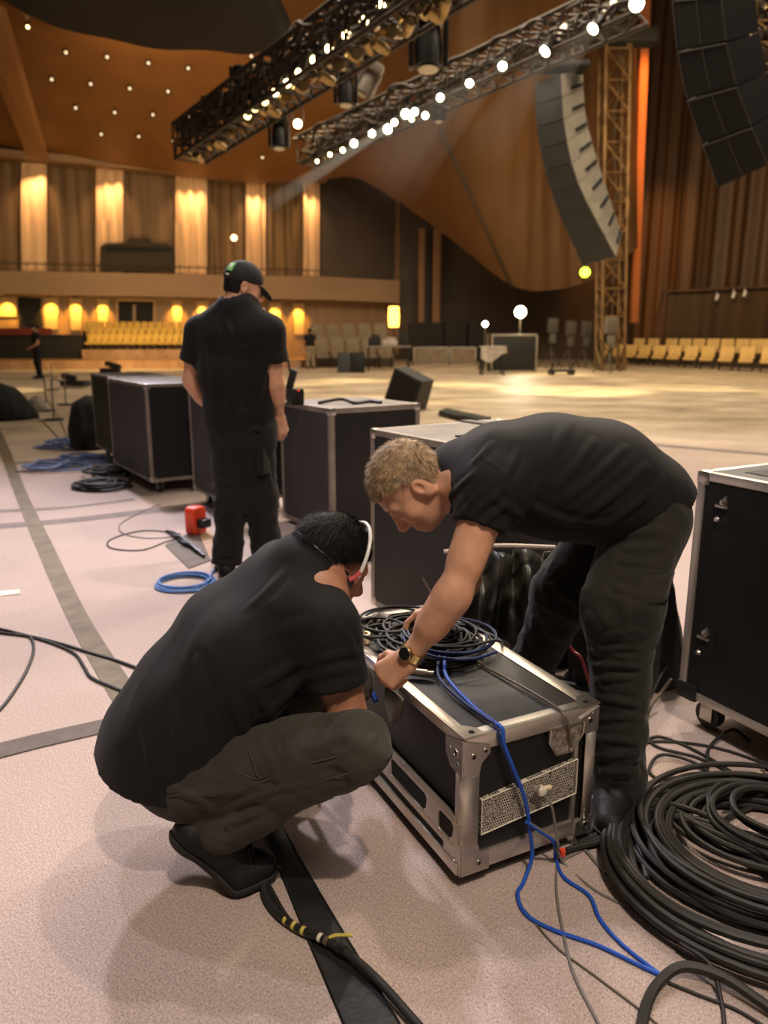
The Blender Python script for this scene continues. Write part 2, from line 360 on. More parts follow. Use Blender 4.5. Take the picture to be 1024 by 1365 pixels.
def person(label, loc, J, skin='skin', hb=.009, hs=.0065, hh=.0035, trous='trousers', coarse=False, creases=(), shirt_extra=(), amp=1.0):
    root = thing('person', label, 'person', loc)
    A = {k: V(*v) for k, v in J.items() if not isinstance(v, (int, float, tuple, list, dict)) or (isinstance(v, (tuple, list)) and len(v) == 3)}
    o = J.get('opt', {}); rs = o.get('rs', 1.0)
    face, L, R = head_prims(A['head'], A['hf'], A['hu'])
    nb = A['neck']; lat = nz(A['shR']-A['shL']); pel = A['pel']
    neckp = [cone(L(0, -.028, -.055), nb+nz(nb-L(0, 0, 0))*.02, .058, .064, .04)]
    torso = []
    for s, sh, hp in ((1, A['shR'], A['hipR']), (-1, A['shL'], A['hipL'])):
        torso += [cone(nb*.5+sh*.5, pel+lat*s*.06, .085, .09, .06), cone(nb, sh, .06, .052, .05), cone(pel, hp, .10, .09, .06)]
    arms = []; hands = []
    for k in 'RL':
        sh, el, wr = A['sh'+k], A['el'+k], A['wr'+k]; ax = nz(el-sh); fx = nz(wr-el)
        arms += [cone(sh, el, .050, .040, .04), cone(sh+ax*.10, sh+ax*.20, .048, .044, .03), cone(el, wr, .040, .0265, .03), cone(el+fx*.03, el+fx*.11, .046, .042, .03)]
        hd = J['hand'+k]; hands.append(hand_prims(wr, hd['d'], hd['n'], 1 if k == 'L' else -1, hd.get('curl', (35, 45, 30)), hd.get('spread', .02), hd.get('thumb', 25), hd.get('S', 1.0)))
    legs = []
    for k in 'RL':
        hp, kn, an = A['hip'+k], A['kn'+k], A['an'+k]
        legs += [cone(hp, kn, .075, .052, .04), cone(kn, an, .05, .036, .03), cone(an, A['ball'+k]+V(0, 0, .02), .03, .025, .03)]
    body = uni(torso+neckp+arms+legs); headf = lambda P: smin(face(P), uni(neckp+torso)(P), .035)
    if coarse:
        hds = uni([x for h in hands for x in h]); fn = lambda P: smin(smin(body(P), face(P), .03), hds(P), .02)
        lo, hi = bounds([v for k, v in A.items() if k not in ('hf', 'hu')]+[L(0, 0, .13)], .12); v = [(fn, lo, hi, hb)]
        sdf_obj('body', skin, root, v)
    else:
        boxes = []; c = L(0, .005, -.005); boxes.append((c-.135, c+.135)); pcs = []
        for k in 'RL':
            hd = J['hand'+k]; q = A['wr'+k]+nz(hd['d'])*.09; boxes.append((q-.105, q+.105))
        lo, hi = bounds([v for k, v in A.items() if k not in ('hf', 'hu')], .12)
        pcs = [(lambda P: smin(body(P), face(P), .03), lo, hi, hb)]
        pcs.append((headf, *boxes[0], hh))
        for i in (0, 1): pcs.append((lambda P, i=i: uni(arms[4*i:4*i+4]+hands[i])(P), *boxes[1+i], .003))
        # keep each region from one grid only
        vs, fs, b = [], [], 0
        for j, (fn, lo, hi, h) in enumerate(pcs):
            v, q = sdf_mesh(fn, lo, hi, h); cen = v[q].mean(1)
            if j == 0:
                for l2, h2 in boxes: keep = ~((cen > l2+.012) & (cen < h2-.012)).all(1); q = q[keep]; cen = cen[keep]
            vs.append(v); fs.append(q+b); b += len(v)
        v = np.concatenate(vs); q = np.concatenate(fs); me = bpy.data.meshes.new('body'); me.from_pydata((v-V(*loc)).tolist(), [], q.tolist())
        me.polygons.foreach_set('use_smooth', [True]*len(me.polygons)); me.materials.append(M(skin)); link(bpy.data.objects.new('body', me)).parent = root
    # ---- shirt
    ta = nz(pel-nb); hem = pel+ta*o.get('hem', .08); tp = []
    for i, (p, r, w) in enumerate(o['torso']):
        p = V(*p)
        if i:
            for s in (-1, 0, 1): tp.append(cone(pp+lat*s*pw, p+lat*s*w, pr*rs, r*rs, .05))
        pp, pr, pw = p, r, w
    tu = uni(tp); hp_, hn_ = o.get('hemplane', (hem, ta)); tp = [cut((tu, .05), hp_, hn_)]
    for k in 'RL':
        sh, el = A['sh'+k], A['el'+k]; e = sh+(el-sh)*o.get('slv', .55)
        tp += [cone(nb, sh, .070, .068, .06), ccut(sh, e, .070, o.get('slr', .066), .05)]
    tp += [cone(nb-ta*.0, nb+ta*.06, .068, .075, .05)]
    tp += list(shirt_extra)
    sf = uni(tp); hcen = L(0, -.028, -.055); nax = nz(hcen-nb); cl = o.get('collar', .03); ncut = cone(nb+nax*(cl+.078), nb+nax*.4, .078, .10)[0]
    sclip = lambda P: np.maximum(sf(P), -ncut(P)); fl_s = folds(sclip, creases) if not coarse else []
    def shirt(P):
        d = np.maximum(sf(P), -ncut(P))
        near = np.abs(d) < .03
        if near.any() and not coarse:
            Q = P[near]; e = -.0026*amp*grain(Q, ta*1.0+lat*.45, 3.0, 7.5)
            for k in 'RL':
                sh, el = A['sh'+k], A['el'+k]; m = (sh*.3+el*.7); w = np.exp(-((np.linalg.norm(Q-m, axis=1))/.14)**2); e -= .004*w*amp*grain(Q, np.cross(el-sh, lat)+.4*(el-sh), 5, 14, 3)
            e -= fold_disp(Q, fl_s)
            d = d.copy(); d[near] += e
        return d
    pts = [p for p, _, _ in o['torso']]+[A['shR'], A['shL'], A['elR']*.6+A['shR']*.4, A['elL']*.6+A['shL']*.4, hem]
    lo, hi = bounds(pts, .21); sdf_obj('t_shirt', 'shirt', root, [(shirt, lo, hi, hs)])
    # ---- trousers
    lp = []; st_ = o.get('seat', 1.0)
    for k in 'RL':
        hp, kn, an = A['hip'+k], A['kn'+k], A['an'+k]; t0, t1, t2 = o.get('leg'+k, (.105, .086, .066)); ax = nz(an-kn)
        lp += [cone(hp, kn, t0, t1, .05), cone(kn, kn+(an-kn)*.75, t1*.97, t2, .04), ccut(kn+(an-kn)*.7, an+ax*o.get('cuff', .02), t2, t2*1.14, .03), cone(pel+ta*.02, hp, .115*st_, .11*st_, .06)]
    wst = pel-ta*.08
    wu = cut((uni([cone(pel-ta*.06+lat*s*.05, pel+lat*s*.05, .105*st_, .115*st_, .05) for s in (-1, 1)]), .05), wst, -ta); lf = uni(lp+[wu])
    CLOTH['pants'] = lf; fl_p = folds(lf, o.get('pfolds', ())) if not coarse else []
    def pants(P):
        d = lf(P); near = np.abs(d) < .03
        if near.any() and not coarse:
            Q = P[near]; e = np.zeros(len(Q))
            for k in 'RL':
                hp, kn, an = A['hip'+k], A['kn'+k], A['an'+k]
                for a, b, f in ((hp, kn, .75), (kn, an, 1.25)):
                    ba = b-a; t = np.clip((Q-a)@ba/(ba@ba), 0, 1); dd = np.linalg.norm(Q-a-t[:, None]*ba, axis=1); w = np.exp(-(dd/.14)**4)
                    bunch = .5+.5*np.maximum(np.exp(-(np.linalg.norm(Q-kn, axis=1)/.16)**2), np.exp(-(np.linalg.norm(Q-an, axis=1)/.14)**2))
                    e -= .0105*f*w*bunch*amp*grain(Q+.02*np.stack([vnoise(Q*9), vnoise(Q*9+7), vnoise(Q*9+13)], 1), np.cross(ba, lat)*1.0+ba*.35, 4.5, 17, 7)
            e -= fold_disp(Q, fl_p)
            d = d.copy(); d[near] += e
        return d
    lo, hi = bounds([A[x+k] for x in ('hip', 'kn', 'an') for k in 'RL']+[pel], .17); sdf_obj('trousers', trous, root, [(pants, lo, hi, hs)])
    # ---- boots
    for k in 'RL':
        an, hl, ba, to = A['an'+k], A['heel'+k], A['ball'+k], A['toe'+k]; fd = nz(ba-hl); sd = nz(np.cross(fd, an-hl)); fu = np.cross(sd, fd); tu = np.cross(sd, nz(to-ba))
        if tu@fu < 0: tu = -tu
        bf = uni([cone(an+nz(an-hl)*.05, hl+fu*.045, .050, .042, .03), cone(hl+fu*.045, ba+fu*.038, .040, .040, .03), cone(an, ba+fu*.05, .048, .036, .04), cone(ba+fu*.035, to+tu*.032, .044, .033, .03), cone(ba+fu*.035+sd*.018, to+tu*.03+sd*.01, .034, .028, .03), cone(ba+fu*.035-sd*.018, to+tu*.03-sd*.01, .034, .028, .03)])
        bot = lambda P: np.minimum((P-hl)@fu, 10)
        def boot(P): return np.maximum(bf(P), np.maximum(-(P-hl)@fu+.014, -(P-ba)@tu+.014)) if True else 0
        def sole(P):
            h1 = np.maximum((P-hl)@fu, -1); d2 = bf(P+fu*.0)-.006
            q = np.minimum(np.abs((P-hl)@fu-.008)-.010, 1); q2 = np.abs((P-ba)@tu-.008)-.010
            front = (P-ba)@fd > 0
            return np.maximum(d2, np.where(front, q2, q))
        lo, hi = bounds([an, hl, ba, to], .09); b = sdf_obj('boot', 'boot', root, [(boot, lo, hi, hs*.8)])
        if not coarse:
            lc = MB()
            for q in (.25, .42, .58, .74):
                c0 = an*(1-q)+ba*q+fu*.035; P = []
                for w_ in np.linspace(-1, 1, 7):
                    p = c0+sd*w_*.038; hi_ = .12
                    while hi_ > 0 and bf((p+fu*hi_)[None])[0] > 0: hi_ -= .003
                    P.append(p+fu*(hi_+.001)+fd*.012*w_)
                lc.tube(P, .0028, 5, 3)
            x = lc.build('boot_laces', 'rubber', root, world=True); x.parent = b
        if not coarse: sdf_obj('boot_sole', 'sole', b, [(sole, lo, hi, .005)]).parent = b; ch = [q for q in children(b) if q.name.startswith('boot_sole')][0]; ch.data.transform(Matrix.Translation(-Vector([float(q) for q in loc])))
    return root, A, L, R, face, nb
def hair_obj(root, name, m, L, R, face, keep, thick=.009, blades=4000, blen=.02, flow=None, h=.004, seed=1, namp=.003):
    """hair cap hugging the skull where keep(local xyz) > 0, with a coat of fine strands"""
    c = L(0, 0, 0); cr = ell(L(0, -.014, .034), R, (.077+thick, .098+thick, .086+thick), 0)[0]; cr2 = ell(L(0, -.03, -.03), R, (.066+thick, .068+thick, .07), 0)[0]
    def f(P):
        q = (P-c)@R.T; d = smin(cr(P), cr2(P), .03)+namp*vnoise(P*90)+namp*.6*vnoise(P*220)
        return np.maximum(d, -keep(q)*.8)
    o = sdf_obj(name, m, root, [(f, c-.14, c+.15, h)]); o0 = np.array(root.location)
    me = o.data; n = len(me.vertices); co_ = np.zeros(n*3); me.vertices.foreach_get('co', co_); co_ = co_.reshape(-1, 3); no = np.zeros(n*3); me.vertices.foreach_get('normal', no); no = no.reshape(-1, 3)
    rs = np.random.RandomState(seed); q = (co_+o0-c)@R.T; out = np.where((np.linalg.norm(q-np.array((0, -.014, .02)), axis=1) > .07) & (keep(q) > .002))[0]
    mb = MB()
    if len(out):
        for i in rs.choice(out, blades):
            p = co_[i]+rs.randn(3)*.0015; nn = no[i]; fl = flow(q[i]) if flow is not None else (0, -1, 0); fl = np.array(fl, float)@R; fl = fl-nn*(fl@nn)
            d = nz(nz(fl)*.9+nn*.45+rs.randn(3)*.25); l = blen*(.6+.8*rs.rand()); s = nz(np.cross(d, nn))*.0006
            p = p-nn*.002; m1 = p+d*l*.5+nn*.001; e = p+d*l-nn*l*.15; mb.add([p-s, p+s, m1+s*.8, m1-s*.8, e], [(0, 1, 2, 3), (3, 2, 4)])
        mb.build('hair_strands', m, o, smooth=False)
    return o
# ---- man bending over the flight case (seen from his left side)
def manA():
    Y = 2.12; pel = at(842, 668, 2.2); lat = V(0, 1, 0)
    J = dict(head=at(546, 648, 2.07), hf=V(-.46, -.10, -.86), hu=V(-.86, -.12, .46), neck=at(608, 637, 2.11), pel=pel,
             shR=at(655, 628, 2.30), shL=at(655, 652, 1.94), elL=at(607, 788, 1.86), wrL=at(545, 878, 1.885), elR=at(622, 772, 2.27), wrR=at(592, 808, 2.24),
             hipR=pel+V(.01, .10, -.03), hipL=pel+V(.01, -.10, -.03), knL=at(829, 808, 1.98), anL=at(824, 1032, 1.99), knR=at(752, 790, 2.32), anR=at(694, 925, 2.52))
    J['heelL'] = V(.70, 2.075, .004); J['ballL'] = V(.648, 1.925, .004); J['toeL'] = V(.622, 1.855, .008)
    a = J['anR']; J['heelR'] = V(a[0]+.05, a[1]+.0, .004); J['ballR'] = V(a[0]-.10, a[1]+.06, .004); J['toeR'] = V(a[0]-.17, a[1]+.08, .008)
    J['handL'] = dict(d=V(-.72, .10, -.60), n=V(-.35, -.75, .50), curl=(62, 70, 40), thumb=30, S=1.0)
    J['handR'] = dict(d=V(-.8, 0.1, -.28), n=V(-.2, .3, .9), curl=(25, 35, 25), S=.95)
    J['opt'] = dict(torso=[(at(622, 634, 2.11), .075, .03), (at(662, 632, 2.12), .128, .085), (at(735, 634, 2.14), .156, .075), (at(800, 642, 2.17), .157, .07), (at(852, 668, 2.2), .130, .06), (at(880, 700, 2.2), .120, .06)],
                    hem=.07, cuff=.05, slv=.36, slr=.068, legL=(.112, .100, .070), legR=(.108, .092, .072), collar=.02)
    cr = [(792, 586, 742, 650, .011, .008), (834, 596, 750, 668, .011, .009), (862, 622, 775, 690, .012, .009), (885, 640, 800, 705, .011, .008), (690, 598, 672, 640, .010, .006), (597, 665, 634, 630, .009, .006), (615, 705, 672, 650, .010, .010), (630, 712, 682, 668, .010, .010), (612, 690, 655, 645, .008, .006),
          (655, 590, 628, 618, .009, .006), (700, 690, 655, 660, .010, .008), (720, 640, 690, 695, .012, .007), (640, 606, 684, 642, .005, .004), (760, 560, 735, 610, .014, .005), (770, 700, 700, 672, .012, .008), (820, 700, 740, 690, .012, .007)]
    J['opt']['hemplane'] = (at(856, 684, 2.2), V(.58, 0, -.8))
    J['opt']['pfolds'] = [(792, 722, 884, 706, .010, .010), (784, 738, 890, 730, .009, .010), (784, 752, 880, 752, .008, .009), (776, 774, 872, 800, .010, .013), (790, 700, 850, 680, .010, .009), (840, 690, 895, 668, .010, .009), (800, 850, 852, 838, .009, .010), (785, 868, 850, 862, .009, .011), (790, 886, 852, 890, .009, .010), (792, 908, 852, 902, .009, .009), (795, 930, 850, 940, .010, .010), (792, 960, 850, 955, .010, .011), (794, 985, 852, 990, .010, .012), (796, 1010, 850, 1005, .010, .013), (800, 1030, 850, 1028, .010, .013), (835, 800, 830, 850, .012, .008), (770, 800, 800, 840, .010, .008)]
    r = person('man in black shirt bending over the silver-edged case, watch on his wrist', (float(pel[0]), float(pel[1]), 0), J, 'skin', creases=cr)
    root, A, L, R, face, nb = r
    keep = lambda q: np.minimum(np.minimum(np.where(q[:, 1] > .01, q[:, 2]-.048-(q[:, 1]-.01)*.32, np.where(q[:, 1] > -.035, q[:, 2]-.008-(q[:, 1]+.035)*.95, q[:, 2]+.062+(q[:, 1]+.035)*.35)), .05), 1)
    hair_obj(root, 'hair', 'hair_blond', L, R, face, keep, .007, 8000, .018, flow=lambda q: (q[0]*3, .9, -.3-1.0*(q[2] < .02)), h=.0035, namp=.0025)
    # grey sides
    mb = MB(); rs = np.random.RandomState(3)
    for s in (-1, 1):
        for i in range(1500):
            y = rs.uniform(-.07, .045); z = rs.uniform(.0, .07) if y > -.02 else rs.uniform(-.045, .06)
            if z < .012+(y+.035)*.9 and y > -.035: continue
            x = s*.085*math.sqrt(max(.05, 1-((y+.014)/.106)**2-((z-.034)/.094)**2*.8)); p = L(x, y, z); d = nz((R[1]*(.5)+R[2]*-.8)+rs.randn(3)*.25); n_ = R[0]*s; w = nz(np.cross(d, n_))*.0006
            mb.add([p-w, p+w, p+d*.009+n_*.0015], [(0, 1, 2)])
    mb.build('sideburn_hair', 'hair_grey', root, False, world=True)
    # eyebrows and eyes
    for s in (-1, 1):
        e = MB().lathe(L(s*.032, .0765, -.004), [(0.0001, -.0125), (.006, -.011), (.0108, -.0063), (.0125, 0), (.0108, .0063), (.006, .011), (.0001, .0125)], R[1], 14); e.build('eye', 'eye', root, world=True)
        b = MB(); b.tube([L(s*.014, .094, .019), L(s*.032, .092, .025), L(s*.05, .075, .020)], [.0025, .0035, .0015], 6); b.build('eyebrow', 'hair_grey', root, world=True)
    # collar band, sleeve seam, watch
    # wristwatch
    wr, el = A['wrL'], A['elL']; ax = nz(wr-el); c = wr-ax*.022; n_ = nz(V(-.35, -.75, .5)-ax*(V(-.35, -.75, .5)@ax)); s = np.cross(ax, n_)
    w = MB(); N = 22; ring = []
    vs = []
    for i in range(N):
        t = 2*math.pi*i/N; d = n_*math.cos(t)+s*math.sin(t)
        for rr, h in ((.0295, -.012), (.0350, -.012), (.0350, .012), (.0295, .012)): vs.append(c+d*rr+ax*h)
    fs = [(4*i+k, 4*i+(k+1) % 4, 4*((i+1) % N)+(k+1) % 4, 4*((i+1) % N)+k) for i in range(N) for k in range(4)]
    wo = thing_part('wristwatch', root); w.add(vs, fs); wo = w.build('wristwatch', 'gold', root, False, world=True)
    f = MB().lathe(c+n_*.0325, [(.0001, 0), (.019, 0), (.019, .008), (.016, .011), (.0001, .011)], n_, 20); b = f.build('watch_case', 'black_plastic', root, world=True); reparent(b, wo)
    f = MB().lathe(c+n_*.0325, [(.0162, .0105), (.0195, .008), (.0200, .003), (.0195, 0)], n_, 20); b = f.build('watch_bezel', 'gold', root, world=True); reparent(b, wo)
    # trouser pocket flaps and seam lines
    cg = MB(); kn, hp = A['knL'], A['hipL']; 
    for t0, wd in ((.62, .115),):
        p = hp+(kn-hp)*t0; axl = nz(kn-hp)
        G = [[p+V(math.sin(a)*wd*1.0, -math.cos(a)*wd*1.02, 0)+axl*z for a in np.linspace(-.75, .75, 9)] for z in np.linspace(-.03, .055, 5)]
        cg.grid(G)
    o = cg.build('pocket_flap', 'trousers', root, world=True); sm = o.modifiers.new('s', 'SOLIDIFY'); sm.thickness = .006; sm.offset = 1
    return root, A
def thing_part(n, root): return None
def reparent(b, p):
    """make b a sub-part of p (both built in the same root space)"""
    b.parent = p
# ---- man crouching beside the case (seen from behind, his right side near)
def manB():
    pel = at(226, 990, 1.80); s = nz(V(.41, -.91, 0)); nb = at(404, 764, 1.86)
    J = dict(head=at(441, 751, 1.885), hf=V(.80, .40, -.50), hu=V(.46, .18, .87), neck=nb, pel=pel,
             shR=at(436, 838, 1.70), shL=nb-s*.185+V(0, 0, -.04), elR=at(466, 968, 1.66), wrR=V(-.075, 1.85, .29), elL=V(-.24, 2.10, .47), wrL=V(-.19, 2.19, .36),
             hipR=pel+s*.10+V(.02, 0, -.015), hipL=pel-s*.10+V(.02, 0, -.015), knR=at(474, 994, 1.575), anR=at(296, 1100, 1.67), knL=V(-.12, 1.99, .40), anL=V(-.40, 2.02, .13))
    J['heelR'] = at(238, 1130, 1.63); J['ballR'] = gz(305, 1182)+V(0, 0, .004); J['toeR'] = gz(350, 1172)+V(0, 0, .008)
    J['heelL'] = V(-.47, 2.0, .07); J['ballL'] = V(-.32, 2.04, .004); J['toeL'] = V(-.25, 2.06, .008)
    J['handR'] = dict(d=V(-.2, .8, .3), n=V(-.5, .2, .8), curl=(45, 55, 30)); J['handL'] = dict(d=V(-.3, .9, .1), n=V(-.2, .3, .9), curl=(45, 50, 30))
    J['opt'] = dict(torso=[(nb, .075, .03), (at(378, 806, 1.84), .100, .085), (at(322, 868, 1.82), .138, .085), (at(262, 942, 1.80), .144, .07), (at(222, 994, 1.79), .140, .060), (at(200, 1046, 1.79), .142, .060)],
                    hem=.098, seat=.95, slv=.56, slr=.074, legR=(.112, .072, .060), legL=(.105, .075, .06), collar=.045)
    cr = [(262, 880, 292, 1010, .012, .009), (300, 905, 338, 1030, .012, .011), (345, 920, 378, 1005, .012, .011), (230, 940, 240, 1040, .012, .008), (190, 970, 205, 1045, .012, .007), (456, 806, 396, 878, .005, .005), (420, 880, 484, 868, .009, .008), (415, 905, 480, 888, .009, .009), (455, 835, 478, 880, .009, .006), (400, 880, 330, 920, .013, .009), (405, 900, 350, 960, .012, .011), (390, 930, 320, 1000, .012, .009), (380, 760, 330, 810, .012, .005), (360, 850, 410, 830, .014, .005)]
    a_, b_ = at(130, 1000, 1.79), at(238, 1066, 1.64); n_ = nz(np.cross(b_-a_, s)); n_ = n_ if n_[2] < 0 else -n_; J['opt']['hemplane'] = (b_, n_)
    J['opt']['pfolds'] = [(345, 985, 372, 1040, .009, .009), (370, 965, 392, 1010, .008, .008), (420, 1005, 450, 985, .008, .008), (455, 1010, 480, 985, .008, .009), (480, 1005, 505, 975, .008, .009), (400, 1030, 500, 1010, .007, .007), (340, 1060, 430, 1040, .008, .007), (300, 1100, 350, 1080, .010, .012), (305, 1075, 345, 1060, .010, .011), (250, 1060, 330, 1055, .010, .008), (220, 1050, 290, 1075, .010, .008), (430, 955, 470, 965, .012, .005)]
    root, A, L, R, face, nb = person('man in black shirt crouching, wearing a white-banded headset over dark hair', (float(pel[0]), float(pel[1]), 0), J, 'skin_dark', creases=cr, trous='trousers_olive')
    keep = lambda q: np.minimum(np.where(q[:, 1] > .02, q[:, 2]-.040-(q[:, 1]-.02)*.2, np.where(q[:, 1] > -.03, q[:, 2]-.004-(q[:, 1]+.03)*.7, q[:, 2]+.080+(q[:, 1]+.03)*.5)), .05)
    hair_obj(root, 'hair', 'hair_black', L, R, face, keep, .010, 9000, .022, flow=lambda q: (q[0]*2, -.3, -1), h=.0035, seed=4, namp=.0015)
    # short beard on the jaw
    bc = L(0, .03, -.075)
    bd = [ell(L(0, .045, -.092), R, (.050, .050, .034), .02), ell(L(.045, .02, -.065), R, (.022, .035, .04), .02), ell(L(-.045, .02, -.065), R, (.022, .035, .04), .02)]
    bu = uni(bd); sdf_obj('beard', 'hair_black', root, [(lambda P: bu(P)+.002*vnoise(P*180), bc-.1, bc+.1, .004)])
    # headset: band over the crown, strap round the back, ear cup and microphone boom
    arc = lambda a0, a1, y, rx, rz, zc, n: [L(rx*math.cos(t), y, zc+rz*math.sin(t)) for t in np.linspace(a0, a1, n)]
    hs = MB(); hs.tube(arc(math.radians(-2), math.radians(182), .038, .093, .120, .012, 15), .0052, 10, 4); band = hs.build('headset_band', 'band_white', root, world=True)
    for sgn in (1, -1):
        q = MB(); a = math.radians(2 if sgn > 0 else 178)
        q.tube([L(sgn*.0935, .037, .022), L(sgn*.0925, .030, .004), L(sgn*.090, .020, -.008)], .0062, 8); b = q.build('band_end', 'cable_pink', root, world=True); reparent(b, band)
        c = MB().lathe(L(sgn*.083, .026, -.014), [(.0001, 0), (.011, 0), (.013, .004), (.011, .009), (.0001, .011)], R[0]*sgn, 16); b = c.build('earpiece', 'black_plastic', root, world=True); reparent(b, band)
    q = MB(); q.tube([L(.090, .012, .004), L(.084, -.045, .018), L(.055, -.098, .032), L(0, -.121, .038), L(-.055, -.098, .032), L(-.084, -.045, .018), L(-.090, .012, .004)], .0032, 8); b = q.build('neck_strap', 'black_plastic', root, world=True); reparent(b, band)
    q = MB(); q.tube([L(.088, .02, -.02), L(.085, .05, -.06), L(.06, .10, -.09)], .0025, 6).lathe(L(.052, .108, -.094), [(.0001, -.012), (.007, -.008), (.008, 0), (.006, .009), (.0001, .011)], nz(-R[0]), 10); b = q.build('microphone_boom', 'black_plastic', root, world=True); reparent(b, band)
    # belt at the back of the waist and stitched trouser seams
    ta = nz(pel-nb); c = pel+ta*.03; lat = s; fw = np.cross(ta, lat)
    ring = [c+lat*.185*math.cos(t)+fw*.128*math.sin(t) for t in np.linspace(0, 2*math.pi, 28)]
    b = MB(); G = np.array([[p-ta*.018 for p in ring], [p+ta*.018 for p in ring]]); b.grid(G); o = b.build('belt', 'boot', root, world=True); sm = o.modifiers.new('s', 'SOLIDIFY'); sm.thickness = .004
    st = MB()
    for line in ([(500, 1000), (450, 1008), (400, 1022), (350, 1042), (290, 1060)], [(332, 1000), (338, 1018), (346, 1036), (362, 1016), (376, 992)], [(318, 1030), (340, 1038), (356, 1034)], [(225, 1062), (250, 1058), (275, 1066), (320, 1056)], [(505, 1020), (460, 1032), (400, 1050), (360, 1064)]):
        P = [trace(CLOTH['pants'], *q) for q in line]; P = [p-nz(ray(*q))*.004 for p, q in zip(P, line) if p is not None]
        if len(P) > 2: st.tube(P, .0013, 5, 5)
    st.build('trouser_stitching', 'seam', root, world=True)
    # sleeve seam
    sh, el = A['shR'], A['elR']; axs = nz(el-sh); u = nz(np.cross(axs, s)); v = np.cross(axs, u)
    return root, A
# ---- man standing with his back to the camera
def manC():
    pel = at(322, 568, 4.27); f = nz(V(.28, .96, 0)); r = nz(V(.96, -.28, 0)); nb = at(317, 410, 4.26)
    J = dict(head=at(325, 382, 4.29), hf=V(.84, .42, -.30), hu=V(.30, .12, .93), neck=nb+V(0,0,-.02), pel=pel,
             shR=at(360, 441, 4.20), shL=at(266, 441, 4.32), elR=at(367, 508, 4.22), wrR=at(373, 556, 4.32), elL=at(254, 506, 4.36), wrL=at(286, 556, 4.46),
             hipR=pel+r*.085-V(0, 0, .02), hipL=pel-r*.085-V(0, 0, .02), knL=at(308, 668, 4.25), knR=at(347, 666, 4.30))
    for k, g in (('L', gz(303, 768)), ('R', gz(356, 757))):
        J['an'+k] = g+V(0, .02, .10); J['heel'+k] = g+V(0, -.03, .004); fd = nz(V(-.25, .9, 0)) if k == 'L' else nz(V(.5, .85, 0)); J['ball'+k] = g+fd*.14+V(0, -.03, .004); J['toe'+k] = g+fd*.21+V(0, -.03, .008)
    J['handR'] = dict(d=V(.15, .25, -.9), n=V(.85, -.5, .05), curl=(30, 40, 25), S=1.05); J['handL'] = dict(d=V(.8, .4, -.5), n=V(-.5, .8, .2), curl=(30, 40, 25))
    J['opt'] = dict(torso=[(nb, .07, .05), (at(314, 446, 4.26), .108, .10), (at(314, 500, 4.26), .118, .085), (at(318, 550, 4.26), .118, .075), (at(322, 590, 4.27), .122, .075)],
                    hem=.05, slv=.62, slr=.084, legR=(.110, .092, .080), legL=(.105, .088, .074), collar=-.012)
    cr = [(302, 428, 316, 475, .014, .014), (290, 440, 300, 470, .012, .010), (318, 470, 342, 455, .013, .012), (345, 450, 322, 495, .014, .012), (300, 480, 305, 560, .018, .010), (320, 500, 334, 545, .014, .012), (275, 450, 285, 540, .018, .008), (355, 480, 340, 545, .016, .010), (330, 545, 300, 565, .014, .010)]
    J['opt']['pfolds'] = [(290, 640, 320, 650, .012, .010), (290, 665, 318, 660, .012, .010), (292, 690, 318, 695, .012, .011), (292, 715, 318, 712, .012, .012), (335, 650, 362, 630, .012, .012), (335, 675, 362, 668, .012, .012), (338, 700, 364, 706, .012, .012), (340, 725, 366, 722, .012, .013), (292, 740, 316, 742, .012, .013), (350, 610, 362, 650, .014, .014)]
    root, A, L, R, face, nb = person('man in black shirt and cap standing with his back turned by tall crates', (float(pel[0]), float(pel[1]), 0), J, 'skin', hb=.012, hs=.009, hh=.005, trous='trousers_black', creases=cr, amp=1.6)
    keep = lambda q: np.minimum(np.where(q[:, 1] > -.03, q[:, 2]-.02, q[:, 2]+.055), .05)
    hair_obj(root, 'hair', 'hair_black', L, R, face, keep, .004, 600, .012, h=.006, seed=9)
    c = L(0, 0, 0)
    cr_ = ell(L(0, -.012, .040), R, (.088, .108, .094), 0)[0]
    cap = sdf_obj('cap', 'cap', root, [(lambda P: np.maximum(cr_(P), -((P-c)@R[2]-.020-.16*((P-c)@R[1]))), c-.16, c+.18, .006)])
    def brim(P):
        q = (P-c)@R.T; y = q[:, 1]; zc = .032-.9*np.maximum(q[:, 1]-.07, 0)**1.3*1.2-(q[:, 0]/.08)**2*.012
        d = np.sqrt((q[:, 0]/.075)**2+((q[:, 1]-.085)/.085)**2)-1
        return np.maximum(np.maximum(d*.07, np.abs(q[:, 2]-zc)-.005), -(y-.06))
    b = sdf_obj('cap_brim', 'cap', root, [(brim, c-.18, c+.2, .006)]); reparent(b, cap)
    # printed patch on the back of the cap
    def patch(px0, px1, py0, py1, off, name, m):
        G = []
        for v in np.linspace(py0, py1, 5):
            row = []
            for u in np.linspace(px0, px1, 6):
                d = nz(V(math.sin(u)*.80, -math.cos(u)*.98, v)); lo, hi = .02, .2
                for _ in range(30):
                    mid = (lo+hi)/2; p = L(0, -.012, .040)+(R.T@d)*mid
                    if cr_(p[None])[0] < off: lo = mid
                    else: hi = mid
                row.append(p)
            G.append(row)
        b = MB().grid(np.array(G)).build(name, m, root, world=True); reparent(b, cap)
    patch(.28, .68, .08, .60, .003, 'cap_patch', 'cap_green'); patch(.38, .58, .22, .48, .0045, 'patch_emblem', 'tape_white'); patch(.30, .56, -.14, -.06, .003, 'cap_lettering', 'tape_white')
    # phone-like pouch on the hip pocket, belt line
    b = MB().box(pel+r*.02-f*.125+V(0, 0, .01), (.30, .012, .035), Rframe(r, f, (0, 0, 1)), .004); b.build('belt', 'boot', root, world=True)
    p = at(353, 612, 4.2); b = MB().box(p, (.05, .13, .16), Rz(-.3), .015); b.build('cargo_pocket', 'trousers_black', root, world=True)
    return root, A
